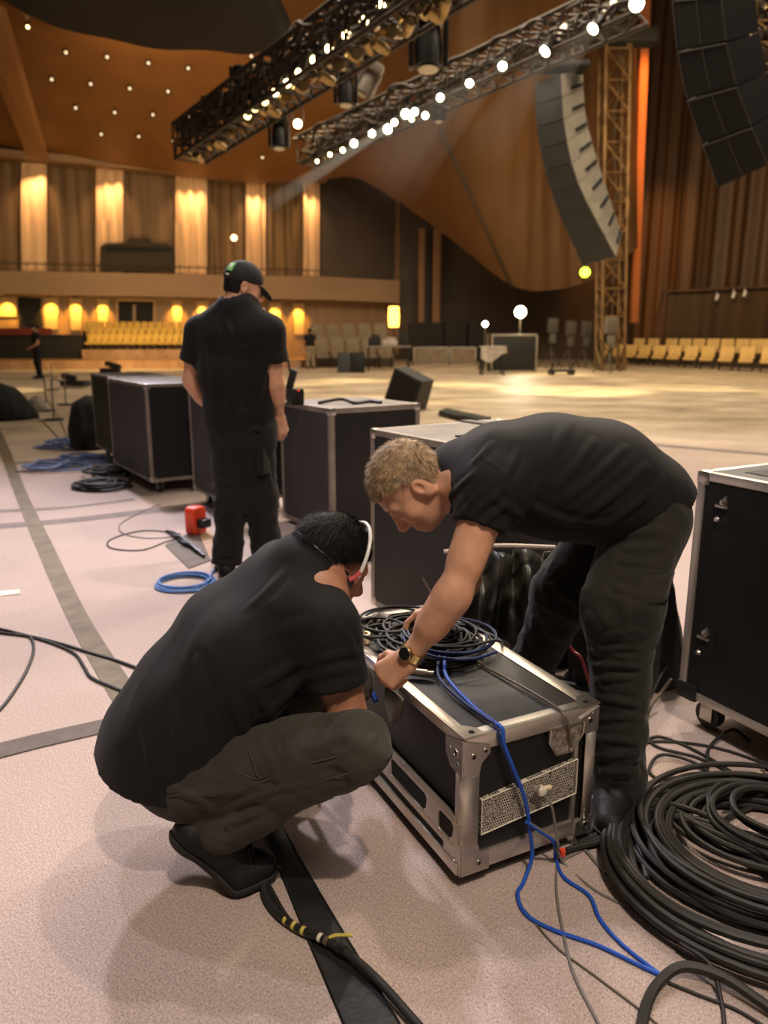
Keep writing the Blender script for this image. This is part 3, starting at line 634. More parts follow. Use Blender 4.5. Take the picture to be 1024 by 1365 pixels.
# ---------------------------------------------------------------- floor, floor strips, painted shadow lines
def floor_mat():
    m = bpy.data.materials.new('carpet'); m.use_nodes = True; nt = m.node_tree; b = nt.nodes['Principled BSDF']; N = nt.nodes.new; Lk = nt.links.new
    tc = N('ShaderNodeTexCoord'); O = tc.outputs['Object']
    def noise(sc, det=4, st=None, rough=.5):
        n = N('ShaderNodeTexNoise'); n.inputs['Scale'].default_value = sc; n.inputs['Detail'].default_value = det; n.inputs['Roughness'].default_value = rough
        if st: mp = N('ShaderNodeMapping'); mp.inputs['Scale'].default_value = st; mp.inputs['Rotation'].default_value = (0, 0, .46); Lk(O, mp.inputs[0]); Lk(mp.outputs[0], n.inputs['Vector'])
        else: Lk(O, n.inputs['Vector'])
        return n.outputs[0]
    def ramp(i, stops):
        r = N('ShaderNodeValToRGB'); e = r.color_ramp.elements
        while len(e) < len(stops): e.new(.5)
        for q, (p, c) in zip(e, stops): q.position = p; q.color = (*c, 1)
        Lk(i, r.inputs[0]); return r.outputs[0]
    def mix(f, a, c, mode='MIX'):
        x = N('ShaderNodeMix'); x.data_type = 'RGBA'; x.blend_type = mode
        if hasattr(f, 'links'): Lk(f, x.inputs[0])
        else: x.inputs[0].default_value = f
        Lk(a, x.inputs[6]); Lk(c, x.inputs[7]); return x.outputs[2]
    wv = ramp(noise(300, 2, (1, .45, 1), .7), [(.30, (.60, .60, .60)), (.5, (1, 1, 1)), (.72, (1.32, 1.30, 1.27))])
    w2 = ramp(noise(300, 2, (.45, 1, 1), .7), [(.30, (.72, .72, .72)), (.5, (1, 1, 1)), (.72, (1.22, 1.2, 1.18))])
    base = ramp(noise(1.3, 4), [(.3, (.375, .30, .272)), (.7, (.43, .345, .315))])
    car = mix(1.0, mix(1.0, base, wv, 'MULTIPLY'), w2, 'MULTIPLY')
    st = ramp(noise(.7, 6, (1, 1.6, 1), .6), [(.32, (.22, .17, .115)), (.46, (.38, .30, .21)), (.54, (.42, .335, .235)), (.66, (.56, .46, .34))])
    sx = N('ShaderNodeSeparateXYZ'); Lk(O, sx.inputs[0])
    mr = N('ShaderNodeMapRange'); mr.inputs[1].default_value = 7.5; mr.inputs[2].default_value = 12; Lk(sx.outputs[1], mr.inputs[0])
    col = mix(mr.outputs[0], car, st); Lk(col, b.inputs['Base Color'])
    rr = N('ShaderNodeMapRange'); rr.inputs[1].default_value = 8; rr.inputs[2].default_value = 14; rr.inputs[3].default_value = .95; rr.inputs[4].default_value = .5; Lk(sx.outputs[1], rr.inputs[0]); Lk(rr.outputs[0], b.inputs['Roughness'])
    bp = N('ShaderNodeBump'); bp.inputs['Strength'].default_value = .5; bp.inputs['Distance'].default_value = .003; Lk(noise(260, 2), bp.inputs['Height']); Lk(bp.outputs[0], b.inputs['Normal'])
    b.inputs['Specular IOR Level'].default_value = .2
    return m
f = MB(); f.add([(-40, -3, 0), (40, -3, 0), (40, 56, 0), (-40, 56, 0)], [(0, 1, 2, 3)]); struct(f.build('floor', floor_mat(), None, False))
mat('strip_olive', (.125, .095, .055), .75, var=.3, vscale=9); mat('strip_dark', (.10, .078, .066), .8, var=.2, vscale=12); mat('seam_shadow_line', (.17, .135, .12), .85, var=.2)
def ribbon(name, L_, R_, m, z=.003):
    L_ = spline([gz(*p) for p in L_], 6); R_ = spline([gz(*p) for p in R_], 6); n = 40
    rs = lambda P: np.stack([np.interp(np.linspace(0, 1, n), np.linspace(0, 1, len(P)), P[:, k]) for k in range(3)], 1)
    a, b = rs(L_), rs(R_); a[:, 2] = z; b[:, 2] = z; mb = MB(); mb.grid(np.array([a, b])); return mb.build(name, m, None, False)
struct(ribbon('trim_1', [(-18, 565), (0, 606), (20, 660), (50, 735), (92, 830), (150, 935), (200, 1010)], [(-6, 560), (12, 597), (35, 655), (72, 730), (118, 822), (182, 920), (240, 1000)], 'strip_olive'))
struct(ribbon('trim_2', [(-10, 994), (60, 977), (150, 957), (250, 932)], [(-10, 1014), (60, 996), (150, 975), (250, 950)], 'strip_dark', .0045))
struct(ribbon('floor_shadow_1', [(-10, 699), (90, 691), (250, 672)], [(-10, 706), (90, 697), (250, 679)], 'seam_shadow_line', .002))  # dark line painted on the carpet in place of a shadow
struct(ribbon('floor_shadow_2', [(-10, 680), (90, 675), (180, 664)], [(-10, 684), (90, 678), (180, 667)], 'seam_shadow_line', .002))  # second painted shadow line, not a real strip
struct(ribbon('trim_5', [(20, 616), (90, 613), (170, 610)], [(20, 619), (90, 615), (170, 612)], 'seam_shadow_line', .002))
struct(ribbon('trim_6', [(640, 577), (800, 586), (1060, 607)], [(640, 579), (800, 589), (1060, 611)], 'seam_shadow_line', .002))
# black rubber strip running towards the camera
a = [gz(318, 1020), gz(355, 1120), gz(400, 1232), (gz(462, 1380))]; b = [gz(345, 1020), gz(383, 1112), gz(448, 1225), (gz(545, 1380))]
t = thing('rubber_floor_strip', 'wide black rubber strip on the carpet from the crouching boot to the bottom edge', 'floor strip', gz(400, 1200))
mb = MB(); P0 = np.array(a); P1 = np.array(b); G = np.array([P0+V(0, 0, .0005), P0*.94+P1*.06+V(0, 0, .006), P0*.06+P1*.94+V(0, 0, .006), P1+V(0, 0, .0005)]); mb.grid(G); mb.build('strip_sheet', mat('strip_black', (.009, .009, .010), .45, bump=.15, bscale=70, var=.4, vscale=14), t, False, world=True)
for q, w in ((.05, 0), (.95, 0)):
    c = P0*(1-q)+P1*q+V(0, 0, .007); mb = MB(); mb.tube(c, .0025, 6, 4); mb.build('raised_edge', 'rubber', t, world=True)
# ---------------------------------------------------------------- road cases
def caster(parent, x, y, h, r=.04):
    c = MB(); c.box((x, y, h-.008), (.085, .085, .012), None, .004).box((x-.022, y, h*.55), (.006, .05, h*.62), None, .002).box((x+.022, y, h*.55), (.006, .05, h*.62), None, .002)
    o = c.build('caster', 'steel', parent); w = MB().cyl((x-.018, y, r), (x+.018, y, r), r, None, 16); wh = w.build('wheel', 'rubber', o)
    return o
def road_case(name, label, cat, corner, yaw, W, L, z0, z1, e=.028, body='case_black', top='case_black', edge='aluminium_dull', casters=True, side='case_grey', group=None, latch=False):
    t = thing(name, label, cat, corner, yaw, group); i = .006
    MB().bx((i, i, z0+i), (W-i, L-i, z1-i)).build('body_panel', body, t, False)
    MB().bx((i-.002, i+.03, z0+.02), (i+.002, L-i-.03, z1-.02)).build('side_panel', side, t, False)
    MB().bx((e*.7, e*.7, z1-.010), (W-e*.7, L-e*.7, z1-.001), .002).build('lid_panel', top, t)
    m = MB()
    for z in (z0, z1-e):
        for y in (0, L-e): m.bx((0, y, z), (W, y+e, z+e), .004)
        for x in (0, W-e): m.bx((x, 0, z), (x+e, L, z+e), .004)
    for x in (0, W-e):
        for y in (0, L-e): m.bx((x, y, z0), (x+e, y+e, z1), .004)
    m.build('edge_trim', edge, t)
    for x in (0, W):
        for y in (0, L):
            for z in (z0, z1):
                sx = 1 if x == 0 else -1; sy = 1 if y == 0 else -1; sz = 1 if z == z0 else -1
                MB().box((x+sx*.022, y+sy*.022, z+sz*.022), (.052, .052, .052), None, .014).build('ball_corner', 'steel', t)
    if casters:
        for x in (.10, W-.10):
            for y in (.10, L-.10): caster(t, x, y, z0, min(.045, z0*.45))
    if latch:
        for y in (.22, L-.22):
            o = MB().box((.003, y, (z0+z1)/2), (.008, .12, .13), None, .006).build('butterfly_latch', 'steel', t); MB().box((-.004, y, (z0+z1)/2), (.012, .045, .03), None, .006).build('latch_twist', 'steel', o)
    return t
YW = math.radians(33.5)
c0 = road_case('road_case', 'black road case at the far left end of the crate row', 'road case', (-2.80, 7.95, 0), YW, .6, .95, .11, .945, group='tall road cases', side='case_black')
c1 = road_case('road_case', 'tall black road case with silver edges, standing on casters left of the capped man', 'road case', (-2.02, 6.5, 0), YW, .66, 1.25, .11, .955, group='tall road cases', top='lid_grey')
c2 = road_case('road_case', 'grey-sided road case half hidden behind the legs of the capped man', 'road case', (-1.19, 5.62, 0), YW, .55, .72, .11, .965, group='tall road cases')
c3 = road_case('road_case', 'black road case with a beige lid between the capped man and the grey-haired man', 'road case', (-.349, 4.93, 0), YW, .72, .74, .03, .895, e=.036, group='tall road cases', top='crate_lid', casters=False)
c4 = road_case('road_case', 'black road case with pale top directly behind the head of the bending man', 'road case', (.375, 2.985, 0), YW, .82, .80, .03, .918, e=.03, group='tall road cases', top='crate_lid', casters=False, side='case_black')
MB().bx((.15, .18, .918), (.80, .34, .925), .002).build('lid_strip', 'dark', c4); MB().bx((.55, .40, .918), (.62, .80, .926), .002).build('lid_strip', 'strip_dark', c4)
# big cabinet at the right edge
t = road_case('loudspeaker_case', 'large black silver-edged case on casters at the right edge of the photo', 'road case', (1.605, 1.438, 0), math.radians(27.7), .75, 1.2, .115, .915, e=.030, casters=False, side='case_black', edge='aluminium')
for (y, z, h) in ((1.095, .80, .060), (1.115, .335, .075)):
    d = MB().poly([(.002, y+.042*math.cos(q)*(1 if abs(math.sin(q)) < .6 else .9), z+h*math.sin(q)) for q in np.linspace(0, 2*math.pi, 24, endpoint=False)], (.006, 0, 0)); bm_o = d.build('recessed_handle', 'hole', t)
    MB().cyl((-.004, y+.012, z-h*.55), (-.012, y+.012, z-h*.55), .010, .006, 10).build('latch_knob', 'steel', bm_o)
    k = MB(); k.lathe((.002, y-.005, z+h*.45), [(.0001, -.012), (.011, -.010), (.013, 0)], (1, 0, 0), 10).box((-.003, y, z+h*.2), (.008, .05, .010), None, .003).box((-.003, y-.012, z+h*.55), (.008, .010, .03), None, .003)
    k.build('latch_fitting', 'steel', bm_o)
MB().bx((.10, .10, .908), (.62, 1.1, .9165)).build('lid_recess', 'hole', t)
for x, y in ((.08, 1.12), (.67, 1.12), (.08, .12)):
    caster(t, x, y, .115, .048)
MB().box((.03, 1.165, .135), (.075, .085, .06), None, .012).build('corner_plate', 'black_plastic', t)
# ---------------------------------------------------------------- flight case in the middle
HY = math.radians(26.4); HP = V(.191, 1.642, 0); HW, HL, HZ0, HZ1 = .413, .86, .042, .416
def hp(x, y, z): c, s_ = math.cos(HY), math.sin(HY); return V(HP[0]+c*x-s_*y, HP[1]+s_*x+c*y, z)
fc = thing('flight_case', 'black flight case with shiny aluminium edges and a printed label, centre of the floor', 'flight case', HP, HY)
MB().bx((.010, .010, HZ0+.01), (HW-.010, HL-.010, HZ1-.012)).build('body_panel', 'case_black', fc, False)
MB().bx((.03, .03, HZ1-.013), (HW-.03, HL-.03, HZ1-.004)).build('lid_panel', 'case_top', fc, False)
m = MB(); e = .036
m.bx((0, 0, HZ1-.042), (HW, .012, HZ1), .004).bx((0, 0, HZ1-.006), (HW, e, HZ1), .003)                       # front top angle
m.bx((0, 0, HZ1-.030), (.010, HL, HZ1), .004).bx((0, 0, HZ1-.006), (e*.85, HL, HZ1), .003)                    # left top angle
m.bx((HW-.010, 0, HZ1-.032), (HW, HL, HZ1), .004).bx((HW-e*1.15, 0, HZ1-.006), (HW, HL, HZ1), .003)
m.bx((0, HL-.012, HZ1-.034), (HW, HL, HZ1), .004).bx((0, HL-e, HZ1-.006), (HW, HL, HZ1), .003)
m.build('top_edging', 'aluminium', fc)
m = MB(); m.bx((0, 0, HZ0), (HW, .011, HZ0+.042), .003).bx((0, 0, HZ0), (.010, HL, HZ0+.036), .003).bx((HW-.010, 0, HZ0), (HW, HL, HZ0+.036), .003).bx((0, HL-.011, HZ0), (HW, HL, HZ0+.036), .003)
m.build('bottom_edging', 'aluminium', fc)
# corner posts
def post(x0, y0, sx, sy, w, w2):
    m = MB(); r = .014; pts = [(x0+sx*w, y0, 0)]+[(x0+sx*r*(1-math.sin(a)), y0+sy*r*(1-math.cos(a)), 0) for a in np.linspace(0, math.pi/2, 6)]+[(x0, y0+sy*w2, 0)]
    G = np.array([[(p[0]-sx*.002, p[1]-sy*.002, z) for p in pts] for z in (HZ0+.03, HZ1-.02)]); m.grid(G); o = m.build('corner_post', 'aluminium', fc); s_ = o.modifiers.new('s', 'SOLIDIFY'); s_.thickness = .004; s_.offset = 0
post(0, 0, 1, 1, .046, .030); post(HW, 0, -1, 1, .040, .03); post(0, HL, 1, -1, .04, .03); post(HW, HL, -1, -1, .04, .03)
# inner frame lip on the front
m = MB(); m.bx((HW-.072, -.002, HZ0+.045), (HW-.060, .010, HZ1-.075), .002).bx((.05, -.002, HZ0+.040), (HW-.06, .010, HZ0+.047), .001); m.build('front_lip', 'aluminium', fc)
# steel corner brackets with screw holes
def bracket(pts, nrm, holes, name='corner_bracket', m_='steel', th=.004):
    o = MB().poly(pts, V(*nrm)*th).build(name, m_, fc, False); bv = o.modifiers.new('b', 'BEVEL'); bv.width = .0012; bv.segments = 2
    for h, r in holes:
        q = MB().lathe(V(*h)+V(*nrm)*(th+.0005), [(r*1.35, -.001), (r*1.3, .0016), (r*.8, .0016), (r*.7, -.002)], nrm, 14).build('screw_ring', 'steel', o); MB().cyl(V(*h)+V(*nrm)*(th-.003), V(*h)+V(*nrm)*(th+.0008), r*.85, None, 12).build('screw_hole', 'hole', q).parent = o
fr = (0, -1, 0); lf = (-1, 0, 0); T = HZ1
bracket([(-.001, 0, T-.004), (.072, 0, T-.030), (.075, 0, T-.052), (.050, 0, T-.075), (.044, 0, T-.105), (.030, 0, T-.110), (-.001, 0, T-.098)], fr, [((.026, 0, T-.052), .008), ((.060, 0, T-.044), .006)])
bracket([(0, -.001, T-.004), (0, .080, T-.026), (0, .078, T-.07), (0, .055, T-.098), (0, -.001, T-.104)], lf, [((0, .03, T-.05), .009), ((0, .022, T-.078), .006), ((0, .058, T-.05), .005)])
bracket([(HW+.001, 0, T-.004), (HW-.062, 0, T-.030), (HW-.058, 0, T-.060), (HW-.040, 0, T-.078), (HW+.001, 0, T-.075)], fr, [((HW-.028, 0, T-.042), .009), ((HW-.02, 0, T-.022), .003)])
bracket([(-.001, 0, HZ0-.003), (.082, 0, HZ0-.003), (.080, 0, HZ0+.052), (.052, 0, HZ0+.056), (.046, 0, HZ0+.078), (-.001, 0, HZ0+.078)], fr, [((.050, 0, HZ0+.022), .007)])
bracket([(0, -.001, HZ0-.003), (0, .085, HZ0-.003), (0, .080, HZ0+.050), (0, .040, HZ0+.085), (0, -.001, HZ0+.08)], lf, [((0, .03, HZ0+.022), .008)])
bracket([(HW+.001, 0, HZ0-.002), (HW-.06, 0, HZ0-.002), (HW-.055, 0, HZ0+.04), (HW+.001, 0, HZ0+.05)], fr, [((HW-.022, 0, HZ0+.024), .009)])
# slotted side rail
m = MB(); m.bx((-.006, .02, HZ0+.128), (.004, HL-.02, HZ0+.152), .003)
for a_, b_ in ((.012, .036), (.105, .170), (.375, .44), (.64, .70)):
    m.poly([(-.005, a_, HZ0+.06), (-.005, b_+.012, HZ0+.06), (-.005, b_+.012, HZ0+.078), (-.005, b_, HZ0+.09), (-.005, b_-.004, HZ0+.118), (-.005, b_+.008, HZ0+.13), (-.005, a_-.012, HZ0+.13), (-.005, a_, HZ0+.118)], (.009, 0, 0))
m.bx((-.006, .02, HZ0+.050), (.004, HL-.02, HZ0+.072), .003); m.bx((-.008, .01, HZ0-.006), (.006, HL-.01, HZ0+.026), .003)
m.build('slotted_side_rail', 'aluminium', fc)
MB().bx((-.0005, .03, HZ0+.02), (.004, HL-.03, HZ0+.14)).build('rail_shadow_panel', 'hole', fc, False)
for cx_, cy_, sx_, sy_ in ((0, 0, 1, 1), (HW, 0, -1, 1)):
    o = MB().poly([(cx_-sx_*.003, cy_-sy_*.003, T), (cx_+sx_*.060, cy_-sy_*.003, T), (cx_+sx_*.052, cy_+sy_*.030, T), (cx_+sx_*.030, cy_+sy_*.052, T), (cx_-sx_*.003, cy_+sy_*.060, T)], (0, 0, .004)).build('corner_bracket', 'steel', fc, False); MB().cyl((cx_+sx_*.030, cy_+sy_*.016, T+.003), (cx_+sx_*.030, cy_+sy_*.016, T+.0048), .008, None, 12).build('screw_hole', 'hole', o)
# latch plate, printed label
pl = [(HW-.158, -.004, T-.036), (HW-.050, -.004, T-.036), (HW-.052, -.004, T-.070), (HW-.085, -.004, T-.112), (HW-.135, -.004, T-.112), (HW-.160, -.004, T-.072)]
o = MB().poly(pl, (0, .006, 0)).build('latch_plate', mat('latch_metal', (.42, .38, .32), .4, metal=.8, var=.5, vscale=60, bump=.5, bscale=120), fc, False); q = MB(); q.tube([V(*p)+V(0, -.002, 0) for p in pl+pl[:1]], .003, 6, 1); q.build('plate_rim', 'steel', o)
def print_mat():
    m = bpy.data.materials.new('printed_label'); m.use_nodes = True; nt = m.node_tree; b = nt.nodes['Principled BSDF']; N = nt.nodes.new; Lk = nt.links.new
    tc = N('ShaderNodeTexCoord'); mp = N('ShaderNodeMapping'); mp.inputs['Rotation'].default_value = (math.pi/2, 0, 0); Lk(tc.outputs['Object'], mp.inputs[0])
    br = N('ShaderNodeTexBrick'); br.inputs['Scale'].default_value = 30; br.inputs['Color1'].default_value = (.006, .006, .005, 1); br.inputs['Color2'].default_value = (.03, .028, .022, 1); br.inputs['Mortar'].default_value = (.55, .5, .42, 1); br.inputs['Mortar Size'].default_value = .032; br.inputs['Brick Width'].default_value = .21; br.inputs['Row Height'].default_value = .23; br.inputs['Bias'].default_value = -.2; Lk(mp.outputs[0], br.inputs['Vector'])
    n = N('ShaderNodeTexNoise'); n.inputs['Scale'].default_value = 28; n.inputs['Detail'].default_value = 3; n.inputs['Roughness'].default_value = .8; Lk(tc.outputs['Object'], n.inputs['Vector'])
    r = N('ShaderNodeValToRGB'); r.color_ramp.elements[0].position = .47; r.color_ramp.elements[1].position = .56; Lk(n.outputs[0], r.inputs[0])
    n2 = N('ShaderNodeTexNoise'); n2.inputs['Scale'].default_value = 340; n2.inputs['Detail'].default_value = 2; Lk(tc.outputs['Object'], n2.inputs['Vector'])
    r2 = N('ShaderNodeValToRGB'); r2.color_ramp.elements[0].position = .48; r2.color_ramp.elements[0].color = (.008, .008, .007, 1); r2.color_ramp.elements[1].position = .60; r2.color_ramp.elements[1].color = (.6, .55, .46, 1); Lk(n2.outputs[0], r2.inputs[0])
    x = N('ShaderNodeMix'); x.data_type = 'RGBA'; Lk(r.outputs[0], x.inputs[0]); Lk(br.outputs[0], x.inputs[6]); Lk(r2.outputs[0], x.inputs[7]); Lk(x.outputs[2], b.inputs['Base Color']); b.inputs['Roughness'].default_value = .45; return m
PM = print_mat()
lp = [(.055, -.002, .142), (.352, -.002, .172), (.352, -.002, .272), (.055, -.002, .238)]
o = MB().poly(lp, (0, .012, 0)).build('printed_label', PM, fc, False)
q = MB()
for a_, b_ in ((0, 1), (1, 2), (2, 3), (3, 0)): q.cyl(V(*lp[a_])+V(0, -.001, 0), V(*lp[b_])+V(0, -.001, 0), .0016, None, 6)
q.build('label_border', 'tape_white', o)
for x in (.06, HW-.06):
    for y in (.07, HL-.07): caster(fc, x, y, HZ0, .020)
# ---------------------------------------------------------------- cables
def cable(name, label, pts, r, m, n=8, sub=8, cat='cable', group=None):
    o = MB().tube(pts, r, n, sub).build(name, m); o.location = (0, 0, 0); tag(o, label, cat, group); return o
def gl(pts, r, dz=0): return [gz(p[0], p[1], 0)+V(0, 0, (p[2] if len(p) > 2 else 0)+r+dz) for p in pts]
def loops(c, n, r0, r1, rad, seed, sq=1.0, z0=0.0, dz=.5, ang=0, jit=.02, ex=1.0, tail=None):
    rs = np.random.RandomState(seed); pts = []; K = 10; R_ = rs.uniform(r0, r1, n+1); cx = rs.randn(n+1, 2)*jit
    for i in range(n):
        for k in range(K):
            t = k/K; rr = R_[i]*(1-t)+R_[i+1]*t; q = cx[i]*(1-t)+cx[i+1]*t; a = ang+2*math.pi*t
            x, y = rr*math.cos(a)*ex, rr*math.sin(a)*sq; z = z0+rad+dz*rad*(i % 6)+rs.uniform(0, .5)*rad
            pts.append(V(c[0]+x+q[0], c[1]+y+q[1], z))
    return pts+(tail or [])
CC = V(1.00, 1.675, 0)
cable('cable_coil', 'big heap of thick black cable coiled in wide loops, outermost turns, lower right floor', loops(CC, 19, .34, .455, .0095, 2, sq=.86, dz=.9, jit=.02)+gl([(1090, 1130), (1120, 1100)], .009), .0095, 'cable_black', 8, 5, 'cable coil', 'coiled black cables')
cable('cable_coil', 'middle turns of the big black cable coil on the lower right floor', loops(CC+V(.03, .08, 0), 17, .24, .385, .0085, 5, sq=.88, dz=1.6, jit=.025, ang=1), .0085, 'cable_black', 8, 5, 'cable coil', 'coiled black cables')
cable('cable_coil', 'loose inner loops lying askew across the big black cable coil', loops(CC+V(.10, .17, 0), 11, .14, .27, .008, 8, sq=.78, dz=2.0, jit=.035, ang=2, z0=.008), .008, 'cable_black', 8, 5, 'cable coil', 'coiled black cables')
rs = np.random.RandomState(77); SP = []
for i in range(14):
    k = i+rs.uniform(-.6, .6); z = lambda a: a+rs.uniform(0, .03)
    row = [V(.76+.014*k+rs.uniform(-.03, .03), 1.96-.016*k, z(.03)), V(.86+.012*k, 1.88-.020*k+rs.uniform(-.02, .02), z(.045)), V(1.02+.01*k, 1.76-.026*k+rs.uniform(-.02, .02), z(.045)), V(1.27, 1.60-.024*k+rs.uniform(-.02, .02), z(.04)), V(1.55, 1.44-.02*k, .03)]
    SP += row if i % 2 == 0 else row[::-1]
cable('cable_coil', 'straight strands crossing the big coil towards the right edge of the photo', SP, .0082, 'cable_black', 8, 6, 'cable coil', 'coiled black cables')
cable('thick_cable', 'very thick black cable bent in an arch at the bottom right corner', gl([(850, 1400), (862, 1345), (880, 1318, .01), (910, 1305, .02), (960, 1318, .02), (1010, 1345, .01), (1060, 1375)], .0115), .0115, 'cable_black')
cable('thin_cable', 'thin black cable crossing under the arch at the bottom right corner', gl([(890, 1312), (930, 1328), (985, 1350), (1040, 1385)], .004), .004, 'cable_black')
cable('thin_cable', 'thin black cable dropping from the coil beside the thick arched cable', gl([(905, 1275, .03), (945, 1305, .03), (962, 1340), (966, 1375)], .005), .005, 'cable_black')
for i, (lab, q) in enumerate((('topmost of the black cables running from the case to the coil', [(770, 1122), (815, 1098), (850, 1082), (905, 1062), (960, 1058)]), ('second black cable from the case to the coil, under the topmost', [(772, 1130), (815, 1110), (850, 1096), (890, 1085), (930, 1080)]), ('third black cable from the case to the coil', [(765, 1136), (810, 1122), (846, 1112), (870, 1112), (890, 1130)]), ('lowest of the black cables running from the case to the coil', [(755, 1142), (790, 1133), (825, 1128), (850, 1140), (862, 1180)]))):
    cable('black_cable', lab, gl([(a_, b_, .004+.003*i) for a_, b_ in q], .0075), .0075, 'cable_black')
for i, (lab, q) in enumerate((('black cable looping on the carpet by the caster of the right-edge case', [(905, 905, .15), (880, 930, .10), (856, 965), (872, 995), (930, 1012), (990, 1040), (1060, 1075)]), ('black cable along the foot of the right-edge case, next to the loop', [(845, 1010), (870, 985), (900, 990), (950, 1015), (1000, 1045), (1060, 1060)]), ('thin black cable arching over bare carpet above the big coil', [(890, 1050), (866, 1030), (880, 1012, .01), (920, 1020, .01), (960, 1040), (1000, 1045)]), ('black cable snaking from the boot towards the right-edge case', [(835, 1040), (858, 1030), (852, 1000), (880, 990), (960, 1000), (1060, 1035)]), ('black cable disappearing underneath the right-edge case', [(845, 1050), (890, 1040), (940, 1030), (945, 1005, .02), (975, 985, .03), (1000, 990)]), ('brown thin wire curling on the carpet above the coil', [(895, 1050), (905, 1036), (935, 1032), (955, 1042)]))):
    cable('floor_cable', lab, gl(q, .005), .0055 if i < 5 else .003, 'cable_brown' if i == 5 else 'cable_black')
# beige plug at the right edge, red plug
t = thing('cable_plug', 'beige plug lying at the right edge beside the black coil', 'plug', gz(1016, 1062)+V(0, 0, .03))
p = gz(1014, 1060); MB().lathe(p+V(0, 0, .035), [(.0001, -.03), (.018, -.028), (.022, -.01), (.022, .012), (.012, .02), (.012, .036), (.0001, .038)], (-.3, .2, .9), 14).build('plug_body', 'cream', t, world=True); MB().tube([p+V(0, 0, .06), p+V(.02, .03, .07), p+V(.08, .02, .03)], .006, 8).build('plug_lead', 'cable_brown', t, world=True)
# blue cables over the front of the flight case
top = T+.006
cable('blue_cable', 'bright blue cable draped over the front of the flight case, falling to the floor', [hp(.16, .36, top+.03), hp(.12, .28, top+.01), hp(.10, .12, top+.004), hp(.10, .03, top+.004), hp(.102, .0, top+.004), hp(.103, -.011, top-.004), hp(.105, -.014, T-.03), hp(.125, -.020, .33), hp(.17, -.022, .22), hp(.19, -.024, .12), hp(.195, -.03, .05)]+gl([(698, 1178), (690, 1195), (702, 1222), (740, 1243), (795, 1262), (850, 1288), (888, 1306)], .005), .0052, 'cable_blue', 8, 8)
cable('blue_cable', 'second blue cable joining the first one on the floor, from the label side', [hp(.172, -.03, .16), hp(.205, -.035, .13), hp(.255, -.04, .08)]+gl([(741, 1148), (752, 1172), (785, 1196), (800, 1228), (830, 1262), (888, 1308)], .005), .0050, 'cable_blue', 8, 8)
cable('blue_cable', 'dark blue cable lying beside the bright blue one on the lid', [hp(.17, .40, top+.03), hp(.10, .29, top+.012), hp(.09, .16, top+.004), hp(.094, .05, top+.004), hp(.096, .012, top+.002), hp(.100, -.012, T-.035), hp(.118, -.018, .335), hp(.150, -.018, .26)], .0048, 'cable_blue_dark')
cable('grey_cable', 'grey cable plugged into the printed label of the flight case', [hp(.225, -.035, .218), hp(.238, -.045, .19), hp(.255, -.045, .12), hp(.262, -.05, .07)]+gl([(742, 1146), (742, 1190), (750, 1240), (765, 1300), (800, 1370)], .003), .0036, 'cable_grey', 8, 8)
cable('grey_cable', 'grey cable from the blue tangle to the black coil', [hp(.18, -.032, .155), hp(.24, -.04, .10)]+gl([(752, 1152), (785, 1182), (815, 1200), (840, 1210)], .003), .0036, 'cable_grey')
cable('grey_cable', 'short grey cable bent beside the red plug under the case', gl([(745, 1150), (770, 1138), (780, 1135), (795, 1152), (808, 1165)], .004), .0045, 'cable_grey')
cable('black_cable', 'thin black cable trailing diagonally over the carpet under the blue cables', gl([(700, 1215), (740, 1262), (790, 1300), (850, 1345), (880, 1370)], .003), .0025, 'cable_brown')
t = thing('cable_connector', 'pale plastic connector plugged into the label panel of the flight case', 'connector', hp(.225, -.02, .22)); R3 = Rz(HY)
MB().box(hp(.222, -.018, .226), (.022, .026, .020), R3, .006).build('connector_body', 'tape_white', t, world=True); MB().box(hp(.240, -.020, .230), (.028, .012, .010), R3, .005).build('locking_clip', 'cream', t, world=True); MB().tube([hp(.21, -.02, .225), hp(.20, -.024, .235), hp(.215, -.02, .243)], .004, 6).build('strain_relief', 'cable_grey', t, world=True)
t = thing('red_plug', 'small red plug on the cables under the front edge of the case', 'plug', gz(748, 1143)+V(0, 0, .01)); p = gz(748, 1143)+V(0, -.01, .022); MB().box(p, (.014, .012, .024), R3, .004).build('plug_body', 'orange_plastic', t, world=True); MB().box(p+V(-.002, 0, -.018), (.012, .012, .014), R3, .003).build('plug_collar', 'cable_blue_dark', t, world=True)
# cable draped over the right part of the front
cable('beige_cable', 'thin beige and black cable running over the lid to the latch plate', [hp(.30, .60, T+.06), hp(.29, .52, T+.05), hp(.27, .36, T+.006), hp(.285, .16, T+.006), hp(.292, .03, T+.006), hp(.298, -.010, T-.012), hp(.312, -.012, T-.06), hp(.318, -.014, T-.095)], .0036, 'cable_brown')
cable('white_lead', 'thin white and pink lead standing up from the coil on the lid', [hp(.262, .50, T+.035), hp(.255, .53, T+.075), hp(.245, .57, T+.13), hp(.23, .62, T+.19)], .0032, 'cable_grey')
